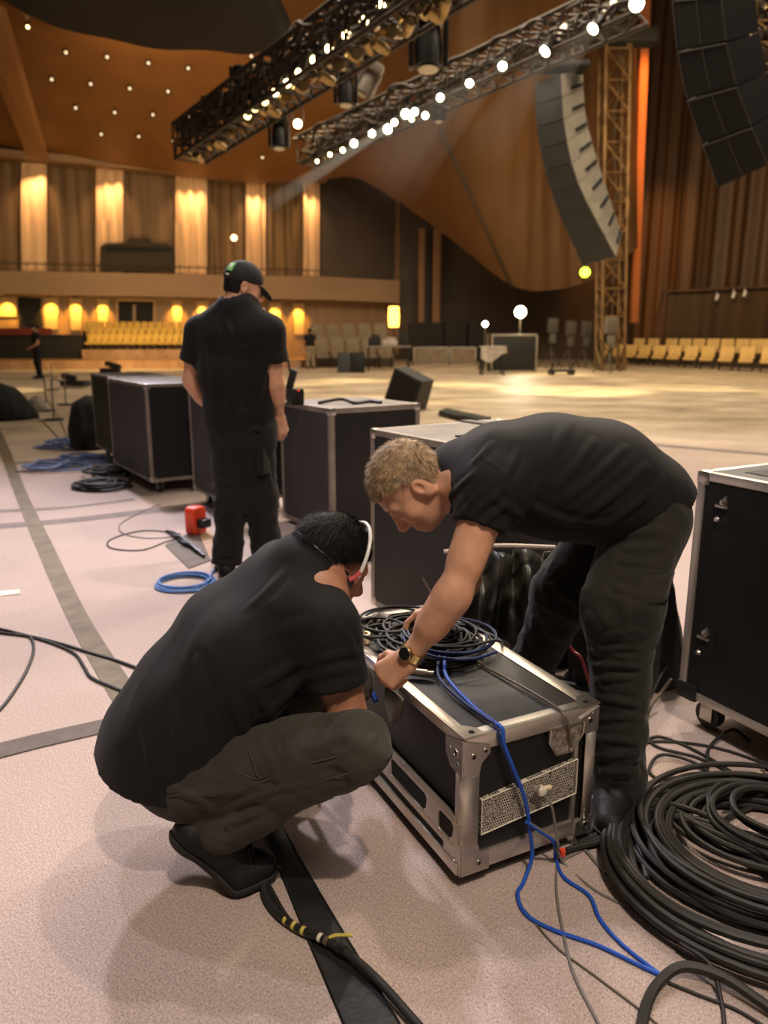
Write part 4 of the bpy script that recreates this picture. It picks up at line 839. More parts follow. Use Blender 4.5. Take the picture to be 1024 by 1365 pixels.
# the coil lying on the lid
cl = hp(.205, .50, 0)
cable('cable_coil', 'tangled coil of black cable on the lid of the flight case', loops(cl, 20, .07, .17, .0046, 11, sq=.95, z0=T, dz=2.0, jit=.028), .0048, 'cable_black', 7, 5, 'cable coil')
cable('cable_coil', 'loose black cable loops on the far end of the flight case lid', loops(hp(.17, .66, 0), 11, .05, .14, .0042, 12, z0=T+.004, dz=1.8, jit=.035), .0042, 'cable_black', 7, 5, 'cable coil')
cable('blue_coil', 'blue cable loops inside the black coil on the lid', loops(hp(.205, .48, 0), 3, .10, .15, .0044, 13, z0=T+.030, dz=1.2, jit=.03), .0046, 'cable_blue_dark', 7, 5, 'cable coil')
cable('blue_cable', 'blue cable along the far rail of the lid beside the coil', [hp(.05, .84, T+.012), hp(.10, .78, T+.012), hp(.22, .73, T+.014), hp(.30, .66, T+.014)], .006, 'cable_blue_dark')
t = thing('metal_connector', 'small silver connector on the lid next to the watch hand', 'connector', hp(.065, .34, T+.01)); MB().cyl(hp(.05, .36, T+.014), hp(.085, .33, T+.014), .011, None, 12).cyl(hp(.085, .33, T+.014), hp(.10, .318, T+.014), .008, None, 12).build('connector_shell', 'steel', t, world=True); MB().cyl(hp(.035, .372, T+.014), hp(.05, .36, T+.014), .008, None, 12).build('connector_boot', 'black_plastic', t, world=True)
t = thing('crumpled_cloth', 'crumpled pale cloth with papers at the far end of the lid', 'cloth', hp(.08, .80, T))
rs = np.random.RandomState(2)
for nm, mm, c_, sx, sy, zz in (('cloth_fold', 'paper', (.08, .80), .11, .07, .010), ('cloth_fold', 'light_cloth', (.13, .76), .10, .05, .022)):
    G = np.array([[hp(c_[0]+sx*(u-.5)+.01*math.sin(9*v), c_[1]+sy*(v-.5)+.01*math.sin(7*u), T+zz+.008*math.sin(8*u+3*v)+.006*math.cos(11*v)) for u in np.linspace(0, 1, 14)] for v in np.linspace(0, 1, 10)]); o = MB().grid(G).build(nm, mm, t, world=True); o.modifiers.new('s', 'SOLIDIFY').thickness = .006
t = thing('tape_roll', 'small yellowish tape roll on the rim of the lid', 'tape roll', hp(.03, .64, T)); MB().lathe(hp(.035, .64, T+.001), [(.012, 0), (.020, 0), (.020, .030), (.012, .030), (.012, 0)], (0, 0, 1), 18).build('tape_ring', 'cream', t, world=True)
t = thing('dark_pouch', 'dark pouch hanging over the case side under the watch hand', 'pouch', hp(-.02, .30, .38))
pts = [hp(-.012, .38, T-.01), hp(-.014, .27, T-.015), hp(-.016, .285, T-.075), hp(-.018, .33, T-.115), hp(-.016, .37, T-.07)]
o = MB().poly(pts, (hp(-.014, 0, 0)-hp(0, 0, 0))).build('pouch_body', 'grey_plastic_sheet', t, False, world=True); bv = o.modifiers.new('b', 'BEVEL'); bv.width = .005; bv.segments = 3
cable('blue_cable', 'blue cable held between the two men at the side of the case', [hp(-.03, .62, T-.02), hp(-.035, .55, T-.035), hp(-.03, .48, T-.055), hp(-.03, .42, T-.085)], .009, 'cable_blue')
# folding metal rail seen between knee and sleeve
t = thing('folding_bracket', 'silver folding bracket between the sleeve and knee of the crouching man', 'bracket', at(418, 926, 2.03)*V(1, 1, 0)); a_, b_ = at(392, 903, 2.06), at(436, 943, 2.0); d_ = nz(b_-a_); u_ = nz(np.cross(d_, (0, 1, .2)))
MB().box((a_+b_)/2, (np.linalg.norm(b_-a_), .012, .030), Rframe(d_, np.cross(u_, d_), u_), .004).build('bracket_bar', 'aluminium', t, world=True); MB().box(b_+V(.004, 0, .012), (.014, .014, .055), None, .004).build('bracket_end', 'steel', t, world=True); MB().cyl(V(a_[0], a_[1], .0), a_, .012, None, 8).build('bracket_post', 'steel', t, world=True)
# left floor cables
cable('floor_cable', 'upper of the two thick black cables entering at the left edge', gl([(-40, 838), (0, 845), (45, 851), (85, 861), (120, 872), (160, 884), (215, 905), (280, 930)], .006), .0075, 'cable_black', 8, 8, 'cable', 'black cables across the left carpet')
cable('floor_cable', 'lower thick black cable curving down over the olive strip', gl([(-40, 836), (0, 840), (60, 856), (98, 872), (112, 890), (122, 905), (150, 918), (185, 932)], .006), .0070, 'cable_black', 8, 8, 'cable', 'black cables across the left carpet')
cable('floor_cable', 'black cable end bending down to the left edge below the pair', gl([(20, 846), (40, 851), (45, 868), (36, 895), (18, 925), (0, 948), (-30, 975)], .006), .0065, 'cable_black', 8, 8, 'cable', 'black cables across the left carpet')
t = thing('tape_scrap', 'short strip of pale tape lying on the left carpet', 'tape', gz(12, 791)); MB().poly([gz(-6, 789, .002), gz(26, 786, .002), gz(27, 791, .002), gz(-4, 795, .002)], (0, 0, .002)).build('tape_piece', 'tape_white', t, False, world=True); MB().poly([gz(20, 786, .0045), gz(26, 786, .0045), gz(27, 791, .0045), gz(21, 792, .0045)], (0, 0, .001)).build('folded_end', 'cream', t, False, world=True)
# multicore cable with tape flags
t = thing('multicore_cable', 'thick black cable with yellow and white tape flags beside the rubber strip', 'cable', gz(430, 1258))
P = spline(gl([(352, 1180, .01), (354, 1200), (368, 1222), (395, 1243), (430, 1262, .006), (465, 1284, .008), (505, 1320, .008), (560, 1380, .004)], .009, .006), 8)
MB().tube(P, .0095, 10, 1).build('cable_jacket', 'cable_black', t, world=True)
MB().tube(gl([(352, 1180, .012), (362, 1196, .01), (376, 1222, .01), (388, 1240, .01)], .006, .006), .0055, 8, 8).build('second_strand', 'cable_black', t, world=True)
def flag(u0, u1, m_, r):
    n = len(P); i0, i1 = int(u0*n), max(int(u1*n), int(u0*n)+2); MB().tube(P[i0:i1], r, 12, 1).build('tape_flag', m_, t, world=True)
for u0, u1, m_, r in ((.36, .40, 'tape_yellow', .0102), (.42, .445, 'tape_yellow', .0103), (.47, .49, 'tape_yellow', .0102), (.55, .60, 'tape_white', .0104), (.30, .66, 'rubber', .0098), (.565, .575, 'rubber', .0108), (.582, .59, 'cable_brown', .0108)): flag(u0, u1, m_, r)
MB().tube([P[int(.60*len(P))]+V(0, 0, .012), P[int(.63*len(P))]+V(.01, .01, .014), P[int(.66*len(P))]+V(.03, .025, .010)], .004, 6).build('tape_tail', 'tape_yellow', t, world=True)
MB().cyl(P[int(.66*len(P))], P[int(.70*len(P))], .0125, .0125, 12).build('cable_sleeve', 'black_plastic', t, world=True)
# blue coil on the floor
cable('blue_cable_coil', 'round coil of blue cable on the carpet behind the crouching man', loops(gz(247, 779), 8, .135, .172, .006, 21, sq=.95, dz=.7, jit=.008)+[gz(285, 760, .01), gz(300, 752, .01)], .006, 'cable_blue_light' if False else mat('cable_blue_pale', (.07, .17, .42), .4).name, 8, 5, 'cable coil')
# orange hand lamp / reel
t = thing('cable_reel', 'bright orange plastic cable reel standing by the capped man', 'cable reel', gz(262, 712))
c_ = gz(262, 712)+V(0, 0, .10); ax = nz((.85, -.5, 0)); up = V(0, 0, 1); sd = np.cross(up, ax)
def rr(w, h, r, off): return [c_+ax*off+sd*(sx*(w-r)+r*math.cos(a))+up*(sy*(h-r)+r*math.sin(a)) for sx, sy, a0 in ((1, 1, 0), (-1, 1, 90), (-1, -1, 180), (1, -1, 270)) for a in np.radians(np.linspace(a0, a0+90, 5))]
q = MB(); o = q.poly(rr(.062, .10, .035, -.045), ax*.09).build('reel_housing', 'orange_plastic', t, world=True); bv = o.modifiers.new('b', 'BEVEL'); bv.width = .01; bv.segments = 3
MB().tube([c_-ax*.05+sd*.028*math.cos(a)+up*(.055*math.sin(a)-.02) for a in np.linspace(0, 2*math.pi, 14)], .0045, 6, 2).build('reel_rim', 'cable_pink', t, world=True); MB().box(c_+ax*.075-up*.01, (.08, .07, .06), Rframe(ax, sd, up), .01).build('reel_crank', 'black_plastic', t, world=True)
# small black cable bundle and dark mat by the standing man
t = thing('cable_bundle', 'bundle of black connectors lying on the carpet left of the standing man', 'cable bundle', gz(245, 720))
for i in range(7):
    a = gz(222+4*i, 708+3*i, .012+.006*(i % 3)); b = gz(248+4*i, 722+3.2*i, .012+.006*((i+1) % 3)); MB().tube([a, (a+b)/2+V(0, .02, .012), b], .011, 7).build('connector_lead', 'black_plastic', t, world=True)
o = MB().poly([gz(220, 727, .002), gz(262, 706, .002), gz(300, 740, .002), gz(252, 758, .002)], (0, 0, .004)).build('rubber_mat', 'strip_dark', None, False); tag(o, 'dark flat mat under the black connector bundle', 'mat')
o = MB().poly([gz(262, 704, .003), gz(276, 700, .003), gz(318, 775, .003), gz(296, 782, .003)], (0, 0, .006)).build('wood_batten', mat('wood_pale', (.36, .22, .13), .7, var=.15), None, False); tag(o, 'pale flat wooden batten on the floor by the boots of the capped man', 'batten')
cable('floor_cable', 'thin dark cable looped on the carpet left of the orange reel', gl([(240, 712), (200, 708), (170, 712), (145, 722), (150, 732), (190, 734), (225, 722), (260, 716)], .004), .0055, 'cable_black')
cable('floor_cable', 'second thin cable loop reaching up towards the tall road case', gl([(236, 716), (195, 718), (165, 712), (160, 700), (185, 685), (215, 672)], .004), .0045, 'cable_grey')
cable('cable_coil', 'small black cable coil on the floor at the foot of the left road cases', loops(gz(135, 650), 7, .10, .25, .011, 31, sq=.9, dz=.9, jit=.04)+[gz(160, 648, .02), gz(175, 640, .02)], .012, 'cable_black', 7, 5, 'cable coil')
cable('cable_coil', 'second black cable coil pushed under the left road cases', loops(gz(150, 633), 6, .10, .24, .011, 33, sq=.9, dz=1.2, jit=.05), .013, 'cable_black', 7, 5, 'cable coil')
for i, (lab, px, py, m_, s_) in enumerate((('tangle of blue cable on the left floor, nearest of the blue tangles', 66, 626, 'cable_blue_pale', 1.0), ('pale blue cable tangle in front of the black cloth bundle', 88, 594, 'cable_blue_pale', 1.1), ('blue-grey cable tangle beside the left road cases', 120, 613, 'cable_blue_pale', 1.0))):
    cable('blue_tangle', lab, loops(gz(px, py), 9, .08, .30*s_, .010, 40+i, sq=.8, dz=1.3, jit=.12), .010, mat('cable_blue_washed', (.17, .23, .42), .5).name, 6, 5, 'cable coil')
for i, (lab, q) in enumerate((('grey cable crossing the left carpet to the blue tangle', [(20, 630), (60, 628), (110, 622), (160, 618)]), ('thin cable running down from the stands to the black cloth bundle', [(62, 530), (80, 560), (92, 590), (100, 606)]), ('thin cable from the covered hump to the blue tangles', [(40, 548), (70, 575), (85, 600), (70, 622)]))):
    cable('floor_cable', lab, gl(q, .006), .009, 'cable_grey')
# draped bundles
def cloth_blob(name, label, cat, loc, rad, m_, seed=1, folds=.03, h=.014, top=None):
    t = thing(name, label, cat, loc) if top else None; c = V(*loc)+V(0, 0, rad[2]*.35)
    g = ell(c, np.eye(3), rad, 0)[0]; g2 = ell(c+V(rad[0]*.25, 0, -rad[2]*.25), np.eye(3), (rad[0]*.95, rad[1]*.95, rad[2]*.75), 0)[0]
    def fn(P): return np.maximum(smin(g(P), g2(P), .1)-folds*grain(P, (.1, 0, 1), 1.2/rad[2]*.5, 3/rad[0]*.5, seed), -(P[:, 2]-.004))
    o = sdf_obj('cloth_cover' if top else name, m_, t, [(fn, c-V(*rad)*1.5-.1, c+V(*rad)*1.5+.1, h)])
    return t if top else tag(o, label, cat)
cloth_blob('black_bag', 'black cloth bag slumped between the bending man and the right-edge case', 'bag', (.94, 2.86, 0), (.20, .15, .50), 'black_cloth', 3, .02, top=True)
MB().tube([V(.90, 2.76, .50), V(.95, 2.73, .60), V(1.02, 2.76, .60), V(1.05, 2.80, .52)], .012, 8).build('bag_handle', 'rubber', [o for o in bpy.data.objects if o.name == 'black_bag'][0], world=True)
cable('orange_lead', 'orange and pink lead hanging by the shin of the bending man', [at(770, 815, 2.45), at(757, 838, 2.44), at(754, 850, 2.44), at(764, 868, 2.42), at(776, 880, 2.40), at(790, 925, 2.40)], .006, 'cable_pink')
cable('orange_lead', 'brown lead running from the black bag to the carpet by the caster', [at(895, 905, 2.45), at(880, 925, 2.45), at(866, 945, 2.4), gz(858, 975, .008)], .006, 'cable_brown')
t = thing('drape_sheet', 'crumpled grey plastic sheet hanging behind the arm of the bending man', 'plastic sheet', (.30, 2.80, 0))
G = np.array([[at(590+150*u+30*(1-v)*(1-u), 735+118*v, 2.83)+V(0, -.05*math.sin(17*u+4*v)-.025*math.sin(41*u-3*v)-.05*v, 0) for u in np.linspace(0, 1, 46)] for v in np.linspace(0, 1, 14)])
o = MB().grid(G).build('sheet', 'grey_plastic_sheet', t, world=True); o.modifiers.new('s', 'SOLIDIFY').thickness = .004
MB().tube([at(592, 736, 2.76), at(660, 728, 2.77), at(740, 730, 2.78)], .010, 8).build('hanging_rod', 'aluminium_dull', t, world=True)
for x0, x1 in ((.30, .30), (.62, .62)): pass
t = thing('stage_box', 'low black connector box on the floor behind the flight case', 'stage box', gz(735, 885)); R4 = Rz(YW)
MB().box(gz(735, 893)+V(0, .10, .07), (.22, .20, .13), R4, .012).build('box_body', 'black_plastic', t, world=True)
for i in range(4): MB().lathe(gz(735, 893)+V(-.06+.045*i, -.005+.028*i, .085), [(.014, 0), (.014, .01), (.008, .012), (.0001, .004)], (.55, -.83, 0), 10).build('socket', 'steel', t, world=True)
for i, (lab, q) in enumerate((('upper of the black cables behind the flight case', [(700, 893), (745, 905), (790, 912), (830, 930)]), ('middle black cable behind the flight case', [(705, 905), (750, 915), (795, 925), (850, 950)]), ('lower black cable close behind the flight case', [(715, 915), (750, 925), (785, 932), (850, 965)]))):
    cable('floor_cable', lab, gl(q, .007), .008, 'cable_black')
cloth_blob('black_cloth_bundle', 'tall bundle of black cloth standing left of the road cases', 'cloth bundle', (-3.66, 9.4, 0), (.21, .25, .46), 'black_cloth', 5, .05, .03)
cloth_blob('covered_monitor', 'dark covered hump of equipment at the left edge of the floor', 'covered equipment', (-6.55, 12.8, 0), (.58, .5, .42), 'black_cloth', 7, .05, .04)
pA = manA(); pB = manB(); pC = manC()
# ---------------------------------------------------------------- hall: back wall, balcony, ceiling shell, curtains
BP = V(-20, 40, 0); BT = nz(V(20.5, 7, 0)); BN = V(BT[1], -BT[0], 0)
def bw(px, py, off=0.0): return onplane(px, py, BP+BN*off, BN)
def wood(name, c1, c2, sc, rough=.6):
    m = bpy.data.materials.new(name); m.use_nodes = True; nt = m.node_tree; b = nt.nodes['Principled BSDF']; N = nt.nodes.new; Lk = nt.links.new
    tc = N('ShaderNodeTexCoord'); mp = N('ShaderNodeMapping'); mp.inputs['Scale'].default_value = sc; Lk(tc.outputs['Object'], mp.inputs[0])
    n = N('ShaderNodeTexNoise'); n.inputs['Scale'].default_value = 1; n.inputs['Detail'].default_value = 4; Lk(mp.outputs[0], n.inputs['Vector'])
    r = N('ShaderNodeValToRGB'); r.color_ramp.elements[0].position = .35; r.color_ramp.elements[1].position = .65; r.color_ramp.elements[0].color = (*c1, 1); r.color_ramp.elements[1].color = (*c2, 1)
    Lk(n.outputs[0], r.inputs[0]); Lk(r.outputs[0], b.inputs['Base Color']); b.inputs['Roughness'].default_value = rough; MATS[name] = m; return m
wood('wall_brown', (.22, .13, .07), (.30, .18, .095), (2, 2, .3)); wood('fascia', (.27, .165, .095), (.31, .195, .112), (.4, .4, 1))
wood('drape_brown', (.11, .065, .028), (.20, .12, .055), (3, 3, .1)); wood('drape_lit', (.55, .37, .22), (.72, .50, .31), (4, 4, .15))  # the paler drape colour adds painted light to the lit panels
wood('ceiling_orange', (.19, .085, .022), (.22, .10, .028), (.6, .6, .3)); wood('shell_brown', (.12, .058, .022), (.15, .072, .028), (.5, .5, .2))
wood('curtain_wood', (.048, .020, .006), (.105, .048, .015), (3.0, 3.0, .06)); wood('platform_wood', (.26, .14, .075), (.38, .22, .12), (3, .3, 1), .3)
wood('wall_dark', (.035, .022, .014), (.06, .038, .022), (.5, .5, .3)); wood('slat_wood', (.045, .024, .009), (.085, .045, .016), (4, 4, .1))
def prism(px, off, th, name, m, parent=None, smooth=False):
    P = [bw(a, b, off) for a, b in px]; return MB().poly(P, BN*(-th) if False else BN*th).build(name, m, parent, smooth)
o = MB().poly([bw(-300, 150), bw(640, 195), bw(640, 470), bw(-300, 490)], -BN*.3).build('wall_back', 'wall_brown', None, False); struct(o)
o = prism([(-300, 358), (430, 371), (523, 376), (523, 405), (430, 401), (-300, 388)], 0.02, 1.3, 'wall_balcony', 'fascia'); struct(o)
# pleated curtains on the upper wall
def pleats(px0, px1, top, bot, off, name, m, amp=.07, freq=2.4, seed=0):
    n = max(8, int((px1-px0)*1.2)); G = []
    for v in (0, .5, 1):
        row = []
        for i in range(n+1):
            x = px0+(px1-px0)*i/n; y0 = top(x); y1 = bot(x); p = bw(x, y0+(y1-y0)*v, off); s_ = p@BT; row.append(p+BN*amp*(math.sin(s_*2*math.pi*freq+seed)+.5*math.sin(s_*9.1+1)))
        G.append(row)
    return MB().grid(np.array(G)).build(name, m, None)
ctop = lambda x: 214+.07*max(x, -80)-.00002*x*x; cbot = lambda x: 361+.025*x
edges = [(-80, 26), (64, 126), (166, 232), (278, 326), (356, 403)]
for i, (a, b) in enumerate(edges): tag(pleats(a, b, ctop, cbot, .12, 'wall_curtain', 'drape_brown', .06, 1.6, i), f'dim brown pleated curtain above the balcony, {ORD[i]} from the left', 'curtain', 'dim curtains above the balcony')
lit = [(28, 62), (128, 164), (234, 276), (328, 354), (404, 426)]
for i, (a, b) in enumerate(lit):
    tag(pleats(a, b, ctop, cbot, .45, 'lit_curtain', 'drape_lit', .085, 1.9, i), f'narrow glowing peach curtain panel lit from above, {ORD[i]} from the left', 'curtain', 'lit curtain panels above the balcony')
o = MB().poly([bw(428, 240, .1), bw(525, 235, .1), bw(525, 374, .1), bw(428, 371, .1)], BN*.1).build('wall_side', 'wall_dark', None, False); struct(o)
# railing on the balcony and the covered grand piano
t = thing('balcony_railing', 'thin dark metal railing along the top of the balcony', 'railing', bw(100, 362, 1.25))
m = MB(); m.cyl(bw(-200, 346, 1.25), bw(428, 361, 1.25), .03, None, 6); m.build('handrail', 'truss', t, world=True)
for x in range(-48, 430, 12): MB().cyl(bw(x, 347+.024*x, 1.25), bw(x, 359+.028*x, 1.25), .018, None, 5).build('baluster', 'truss', t, world=True)
t = thing('covered_equipment', 'long dark covered equipment standing behind the balcony railing', 'covered equipment', bw(185, 362, .9))
P = [(134, 330), (140, 326), (168, 325), (172, 319), (198, 319), (203, 325), (222, 326), (231, 333), (233, 362), (134, 362)]
o = MB().poly([bw(a, b, .62) for a, b in P], BN*.5).build('cloth_cover', mat('cover_grey', (.045, .036, .026), .9), t, False, world=True); MB().poly([bw(141, 328, 1.14), bw(228, 330, 1.14), bw(231, 336, 1.14), bw(139, 336, 1.14)], BN*.03).build('cover_fold', 'dark', t, False, world=True)
# lower wall under the balcony
o = prism([(-300, 384), (523, 403), (523, 470), (-300, 488)], -.0, .02, 'wall_lower', 'wall_brown'); struct(o)
wood('pilaster', (.5, .33, .17), (.6, .4, .21), (1, 1, .3))
o = prism([(24, 396), (54, 397), (58, 448), (26, 448)], .03, .06, 'door_1', 'dark'); struct(o)
t = prism([(158, 401), (204, 402), (204, 432), (158, 432)], .03, .08, 'window_1', 'dark'); struct(t)
P = [bw(177, 406, .12), bw(181, 406, .12), bw(181, 430, .12), bw(177, 430, .12)]; MB().poly(P, BN*.05).build('window_post', 'fascia', t, False)
P = [(156, 400), (206, 401), (206, 434), (156, 434)]
m = MB()
for k in range(4): a, b = P[k], P[(k+1) % 4]; m.cyl(bw(*a, .12), bw(*b, .12), .06, None, 6)
m.build('window_frame', 'pilaster', t)
sc_px = [(10, 26, 396), (68, 20, 397), (101, 17, 398), (137, 15, 399), (236, 14, 400), (270, 16, 401), (334, 14, 402), (367, 16, 403), (398, 15, 404)]
SCONCE = []
for i, (x, w, y) in enumerate(sc_px):
    t = thing('wall_sconce', f'glowing amber wall lamp under the balcony, {ORD[i]} from the left', 'wall lamp', bw(x, y+8, .1), 0, 'amber wall lamps under the balcony')
    P = [bw(x-w/2, y, .02), bw(x+w/2, y, .02), bw(x+w/2-1, y+ (42 if i else 26), .02), bw(x-w/2+2, y+(42 if i else 26), .02)]
    MB().poly(P, BN*.10).build('backplate', 'pilaster', t, False, world=True)
    MB().lathe(bw(x, y-1.5, .42), [(.0001, .06), (.16, .05), (.18, 0), (.0001, .01)], (0, 0, 1), 10).build('lamp_shade', 'truss', t, world=True)
    SCONCE.append((bw(x, y+2, .62), bw(x, y+24, .12)))
# wooden platform, long counter, sofa
plat = MB().poly([bw(-300, 463.5, -.3)*V(1, 1, 0), bw(470, 463, -.3)*V(1, 1, 0), V(-3.6, 33.5, 0), V(-27, 31, 0)], (0, 0, .34)).build('floor_platform', 'platform_wood', None, False); struct(plat)
def onz(px, py, z): return gz(px, py, z)
def upright(name, label, cat, px0, px1, pyt, pyb, Y, depth, m, rz=0, z0=None, bev=.03, group=None):
    """box standing so that its front spans the given picture height at distance Y"""
    a = at(px0, pyb, Y); b = at(px1, pyt, Y); z0 = a[2] if z0 is None else z0; w = abs(b[0]-a[0]); h = b[2]-z0
    t = thing(name, label, cat, ((a[0]+b[0])/2, Y+depth/2, z0), rz, group); MB().box((0, 0, h/2), (w, depth, h), None, bev).build('body_panel', m, t); return t, w, h
t, w, h = upright('bar_counter', 'long black counter on the far left under the balcony', 'counter', -60, 108, 448, 470, 36.2, .8, 'dark', z0=.34); MB().box((0, 0, h+.03), (w+.1, .95, .06), None, .02).build('counter_top', 'rubber', t)
t = thing('red_sofa', 'dark red sofa behind the black counter on the far left', 'sofa', (-17.6, 38.0, .34)); MB().box((0, .35, .75), (2.6, .3, 1.3), None, .1).build('backrest', 'red_cloth', t); MB().box((0, -.1, .35), (2.6, .8, .5), None, .1).build('seat', 'red_cloth', t)
for s_ in (-1, 1): MB().box((s_*1.3, -.05, .5), (.3, .9, .8), None, .08).build('armrest', 'red_cloth', t)
# ---------------------------------------------------------------- seats
def make_seat(name, w, m, hb=.52, h0=.44):
    t = thing(name, 'x', 'seat'); MB().box((0, .20, h0+.06+hb/2), (w*.92, .12, hb), Matrix.Rotation(-.16, 3, 'X'), .05).build('backrest', m, t); MB().box((0, -.06, h0), (w*.90, .46, .13), Matrix.Rotation(.08, 3, 'X'), .05).build('seat_cushion', m, t)
    for s_ in (-1, 1): MB().box((s_*w*.40, .05, h0/2), (.04, .40, h0), None, .01).build('leg', 'truss', t)
    return t
first = make_seat('auditorium_chair', .56, 'seat_yellow', .50, .40); used = False
for r in range(3):
    for k in range(15):
        o = copy_tree(first) if used else first; used = True
        x = 120+9.5*k+(r % 2)*4-2*r; yb = (466, 457, 448)[r]; Y = (36.3, 37.5, 38.7)[r]+.10*k; p = at(x, yb, Y); o.location = p; o.rotation_euler = (0, 0, -.1)
        o.scale = (.58, .8, .74)
        o['label'] = f'yellow chair under the balcony, {("front", "middle", "back")[r]} row, {ORD[k]} from the left end'; o['group'] = 'yellow seats under the balcony'
# tiers under the yellow seats
m = MB()
for r in range(3):
    a = at(114, (466, 457, 448)[r], (36.3, 37.5, 38.7)[r]); b = at(262, (466, 457, 448)[r], (36.3, 37.5, 38.7)[r]+1.4); m.poly([V(a[0], a[1]-.45, .30), V(b[0], b[1]-.45, .30), V(b[0], b[1]+.6, .30), V(a[0], a[1]+.6, .30)], (0, 0, max(a[2]-.30, .02)))
struct(m.build('floor_tiers', 'platform_wood', None, False))
first = make_seat('folding_chair', .60, 'seat_tan', .46, .42); used = False
fr_ = [(811, 481), (824, 483), (839, 485), (857, 487), (877, 489), (897, 491), (919, 493), (941, 495), (966, 497), (993, 499), (1022, 501)]
bk_ = [(850, 475), (869, 476), (893, 477), (911, 478), (929, 479), (948, 480), (967, 481), (987, 482), (1006, 483), (1024, 484)]
for row, lst in (('front', fr_), ('back', bk_)):
    for k, (x, yb) in enumerate(lst):
        o = copy_tree(first) if used else first; used = True; u = (x-811)/210
        Y = 1/((1-u)/40+u/29.5) if row == 'front' else 1/((1-u)/42+u/32.5); p = gz(x, yb, 0) if False else at(x, yb, Y); p[2] = 0 if row == 'front' else .30; o.location = p; o.rotation_euler = (0, 0, -.55); sc_ = .88+.25*u; o.scale = (1.0, 1, 1.0)
        o['label'] = f'tan padded chair at the right wall, {row} row, {ORD[k]} from the left'; o['group'] = 'tan seats at the right'
struct(MB().poly([at(838, 476, 41)*V(1, 1, 0)+V(0, -.5, 0), at(1060, 486, 31.5)*V(1, 1, 0)+V(0, -.5, 0), at(1080, 486, 34)*V(1, 1, 0), at(838, 476, 43)*V(1, 1, 0)], (0, 0, .29)).build('floor_riser', 'wall_dark', None, False))
first = make_seat('covered_armchair', 1.0, 'seat_beige', .75, .5); used = False
for r in range(2):
    for k in range(5):
        o = copy_tree(first) if used else first; used = True
        x = 424+21*k+6*r; Y = 36-2.2*r; p = at(x, 460+12*r, Y); p[2] = .62 if r == 0 else 0; o.location = p; o.rotation_euler = (0, 0, .25); o.scale = (.66, .8, 1)
        o['label'] = f'beige covered armchair behind the far worker, {("back", "front")[r]} row, {ORD[k]} from the left'; o['group'] = 'beige armchairs in the middle distance'
struct(MB().bx((at(415, 470, 36)[0], 35.2, 0), (at(525, 470, 36)[0], 38.5, .62)).build('floor_step', 'wall_dark', None, False))
# ---------------------------------------------------------------- far right backdrop, shell, pillars, curtains
struct(MB().poly([V(-.6, 47.2, 0), V(14.4, 46.5, 0), V(14.4, 46.5, 22), V(-.6, 47.2, 22)], (0, .3, 0)).build('wall_right', 'wall_dark', None, False))
def sheet(rows, name, m, n=30, noise=0.0, nf=10.0):
    """surface through rows of (px, py, Y)"""
    R_ = []
    for row in rows:
        P = [at(*q) for q in row]; S_ = spline(P, 12); R_.append(np.stack([np.interp(np.linspace(0, 1, n), np.linspace(0, 1, len(S_)), S_[:, k]) for k in range(3)], 1))
    G = []; R_ = np.array(R_)
    for j in range(n): G.append(spline(list(R_[:, j]), 8))
    G = np.array(G).transpose(1, 0, 2).copy()
    if noise:
        u = np.linspace(0, 1, n)[None, :]; G[:, :, 1] += noise*np.sin(u*nf*6.28+np.linspace(0, 2, G.shape[0])[:, None])
    return MB().grid(G).build(name, m)
# ceiling over the balcony
o = sheet([[(-160, 196, 40), (0, 208, 40.5), (200, 226, 41.5), (330, 240, 42.5), (440, 236, 43.5)], [(-160, 100, 35), (0, 110, 35), (200, 120, 35), (330, 125, 36), (470, 130, 36)], [(-160, -30, 28), (0, -30, 28), (200, -30, 28), (330, -30, 28), (520, -30, 29)]], 'ceiling', 'ceiling_orange', 40); struct(o)
o = prism([(-160, 196), (0, 205), (200, 223), (330, 236), (430, 238), (430, 246), (330, 246), (200, 233), (0, 214), (-160, 205)], .0, 1.2, 'trim_7', 'fascia'); struct(o)
# folded orange shell over the stage
o = sheet([[(425, 242, 43), (470, 236, 42), (530, 268, 41), (605, 322, 40), (682, 380, 39), (740, 386, 39), (800, 368, 39), (850, 330, 40)],
           [(425, 200, 41), (480, 195, 40), (540, 205, 37), (610, 220, 35), (690, 240, 36), (740, 240, 37), (800, 230, 38), (850, 200, 40)],
           [(425, 90, 35), (490, 90, 34), (550, 90, 32), (620, 90, 30), (700, 90, 32), (750, 90, 34), (800, 90, 36), (850, 90, 38)],
           [(425, -40, 29), (500, -40, 29), (560, -40, 28), (630, -40, 27), (710, -40, 28), (760, -40, 30), (810, -40, 33), (850, -40, 35)]], 'ceiling_shell', 'shell_brown', 60, .10, 16); struct(o)
o = MB().cyl(at(587, 172, 31.5), at(682, 381, 38.2), .09, None, 8).build('shell_seam_pole', 'wall_dark', None); tag(o, 'dark slanting pole along the seam of the orange ceiling shell', 'pole')
# the beam at the upper left
struct(MB().poly([at(-30, 20, 27), at(8, 10, 27), at(66, 214, 38.5), at(44, 214, 38.5)], (0, -.5, -.1)).build('ceiling_beam', mat('beam_orange', (.24, .115, .04), .6), None, False))
for i, (a, b) in enumerate(((558, 566), (577, 587))):
    tag(MB().box((at((a+b)/2, 370, 46.0)+V(0, 0, 0)), ((b-a)*.0445, .35, at(a, 303, 46)[2]-at(a, 432, 46)[2]), None, .06).build('wall_pilaster', mat('pilaster_dim', (.26, .145, .075), .7), None), f'tall dim wooden strip on the dark wall beside the stage, {("left", "right")[i]} one of two', 'wall strip', 'two tall wall strips')
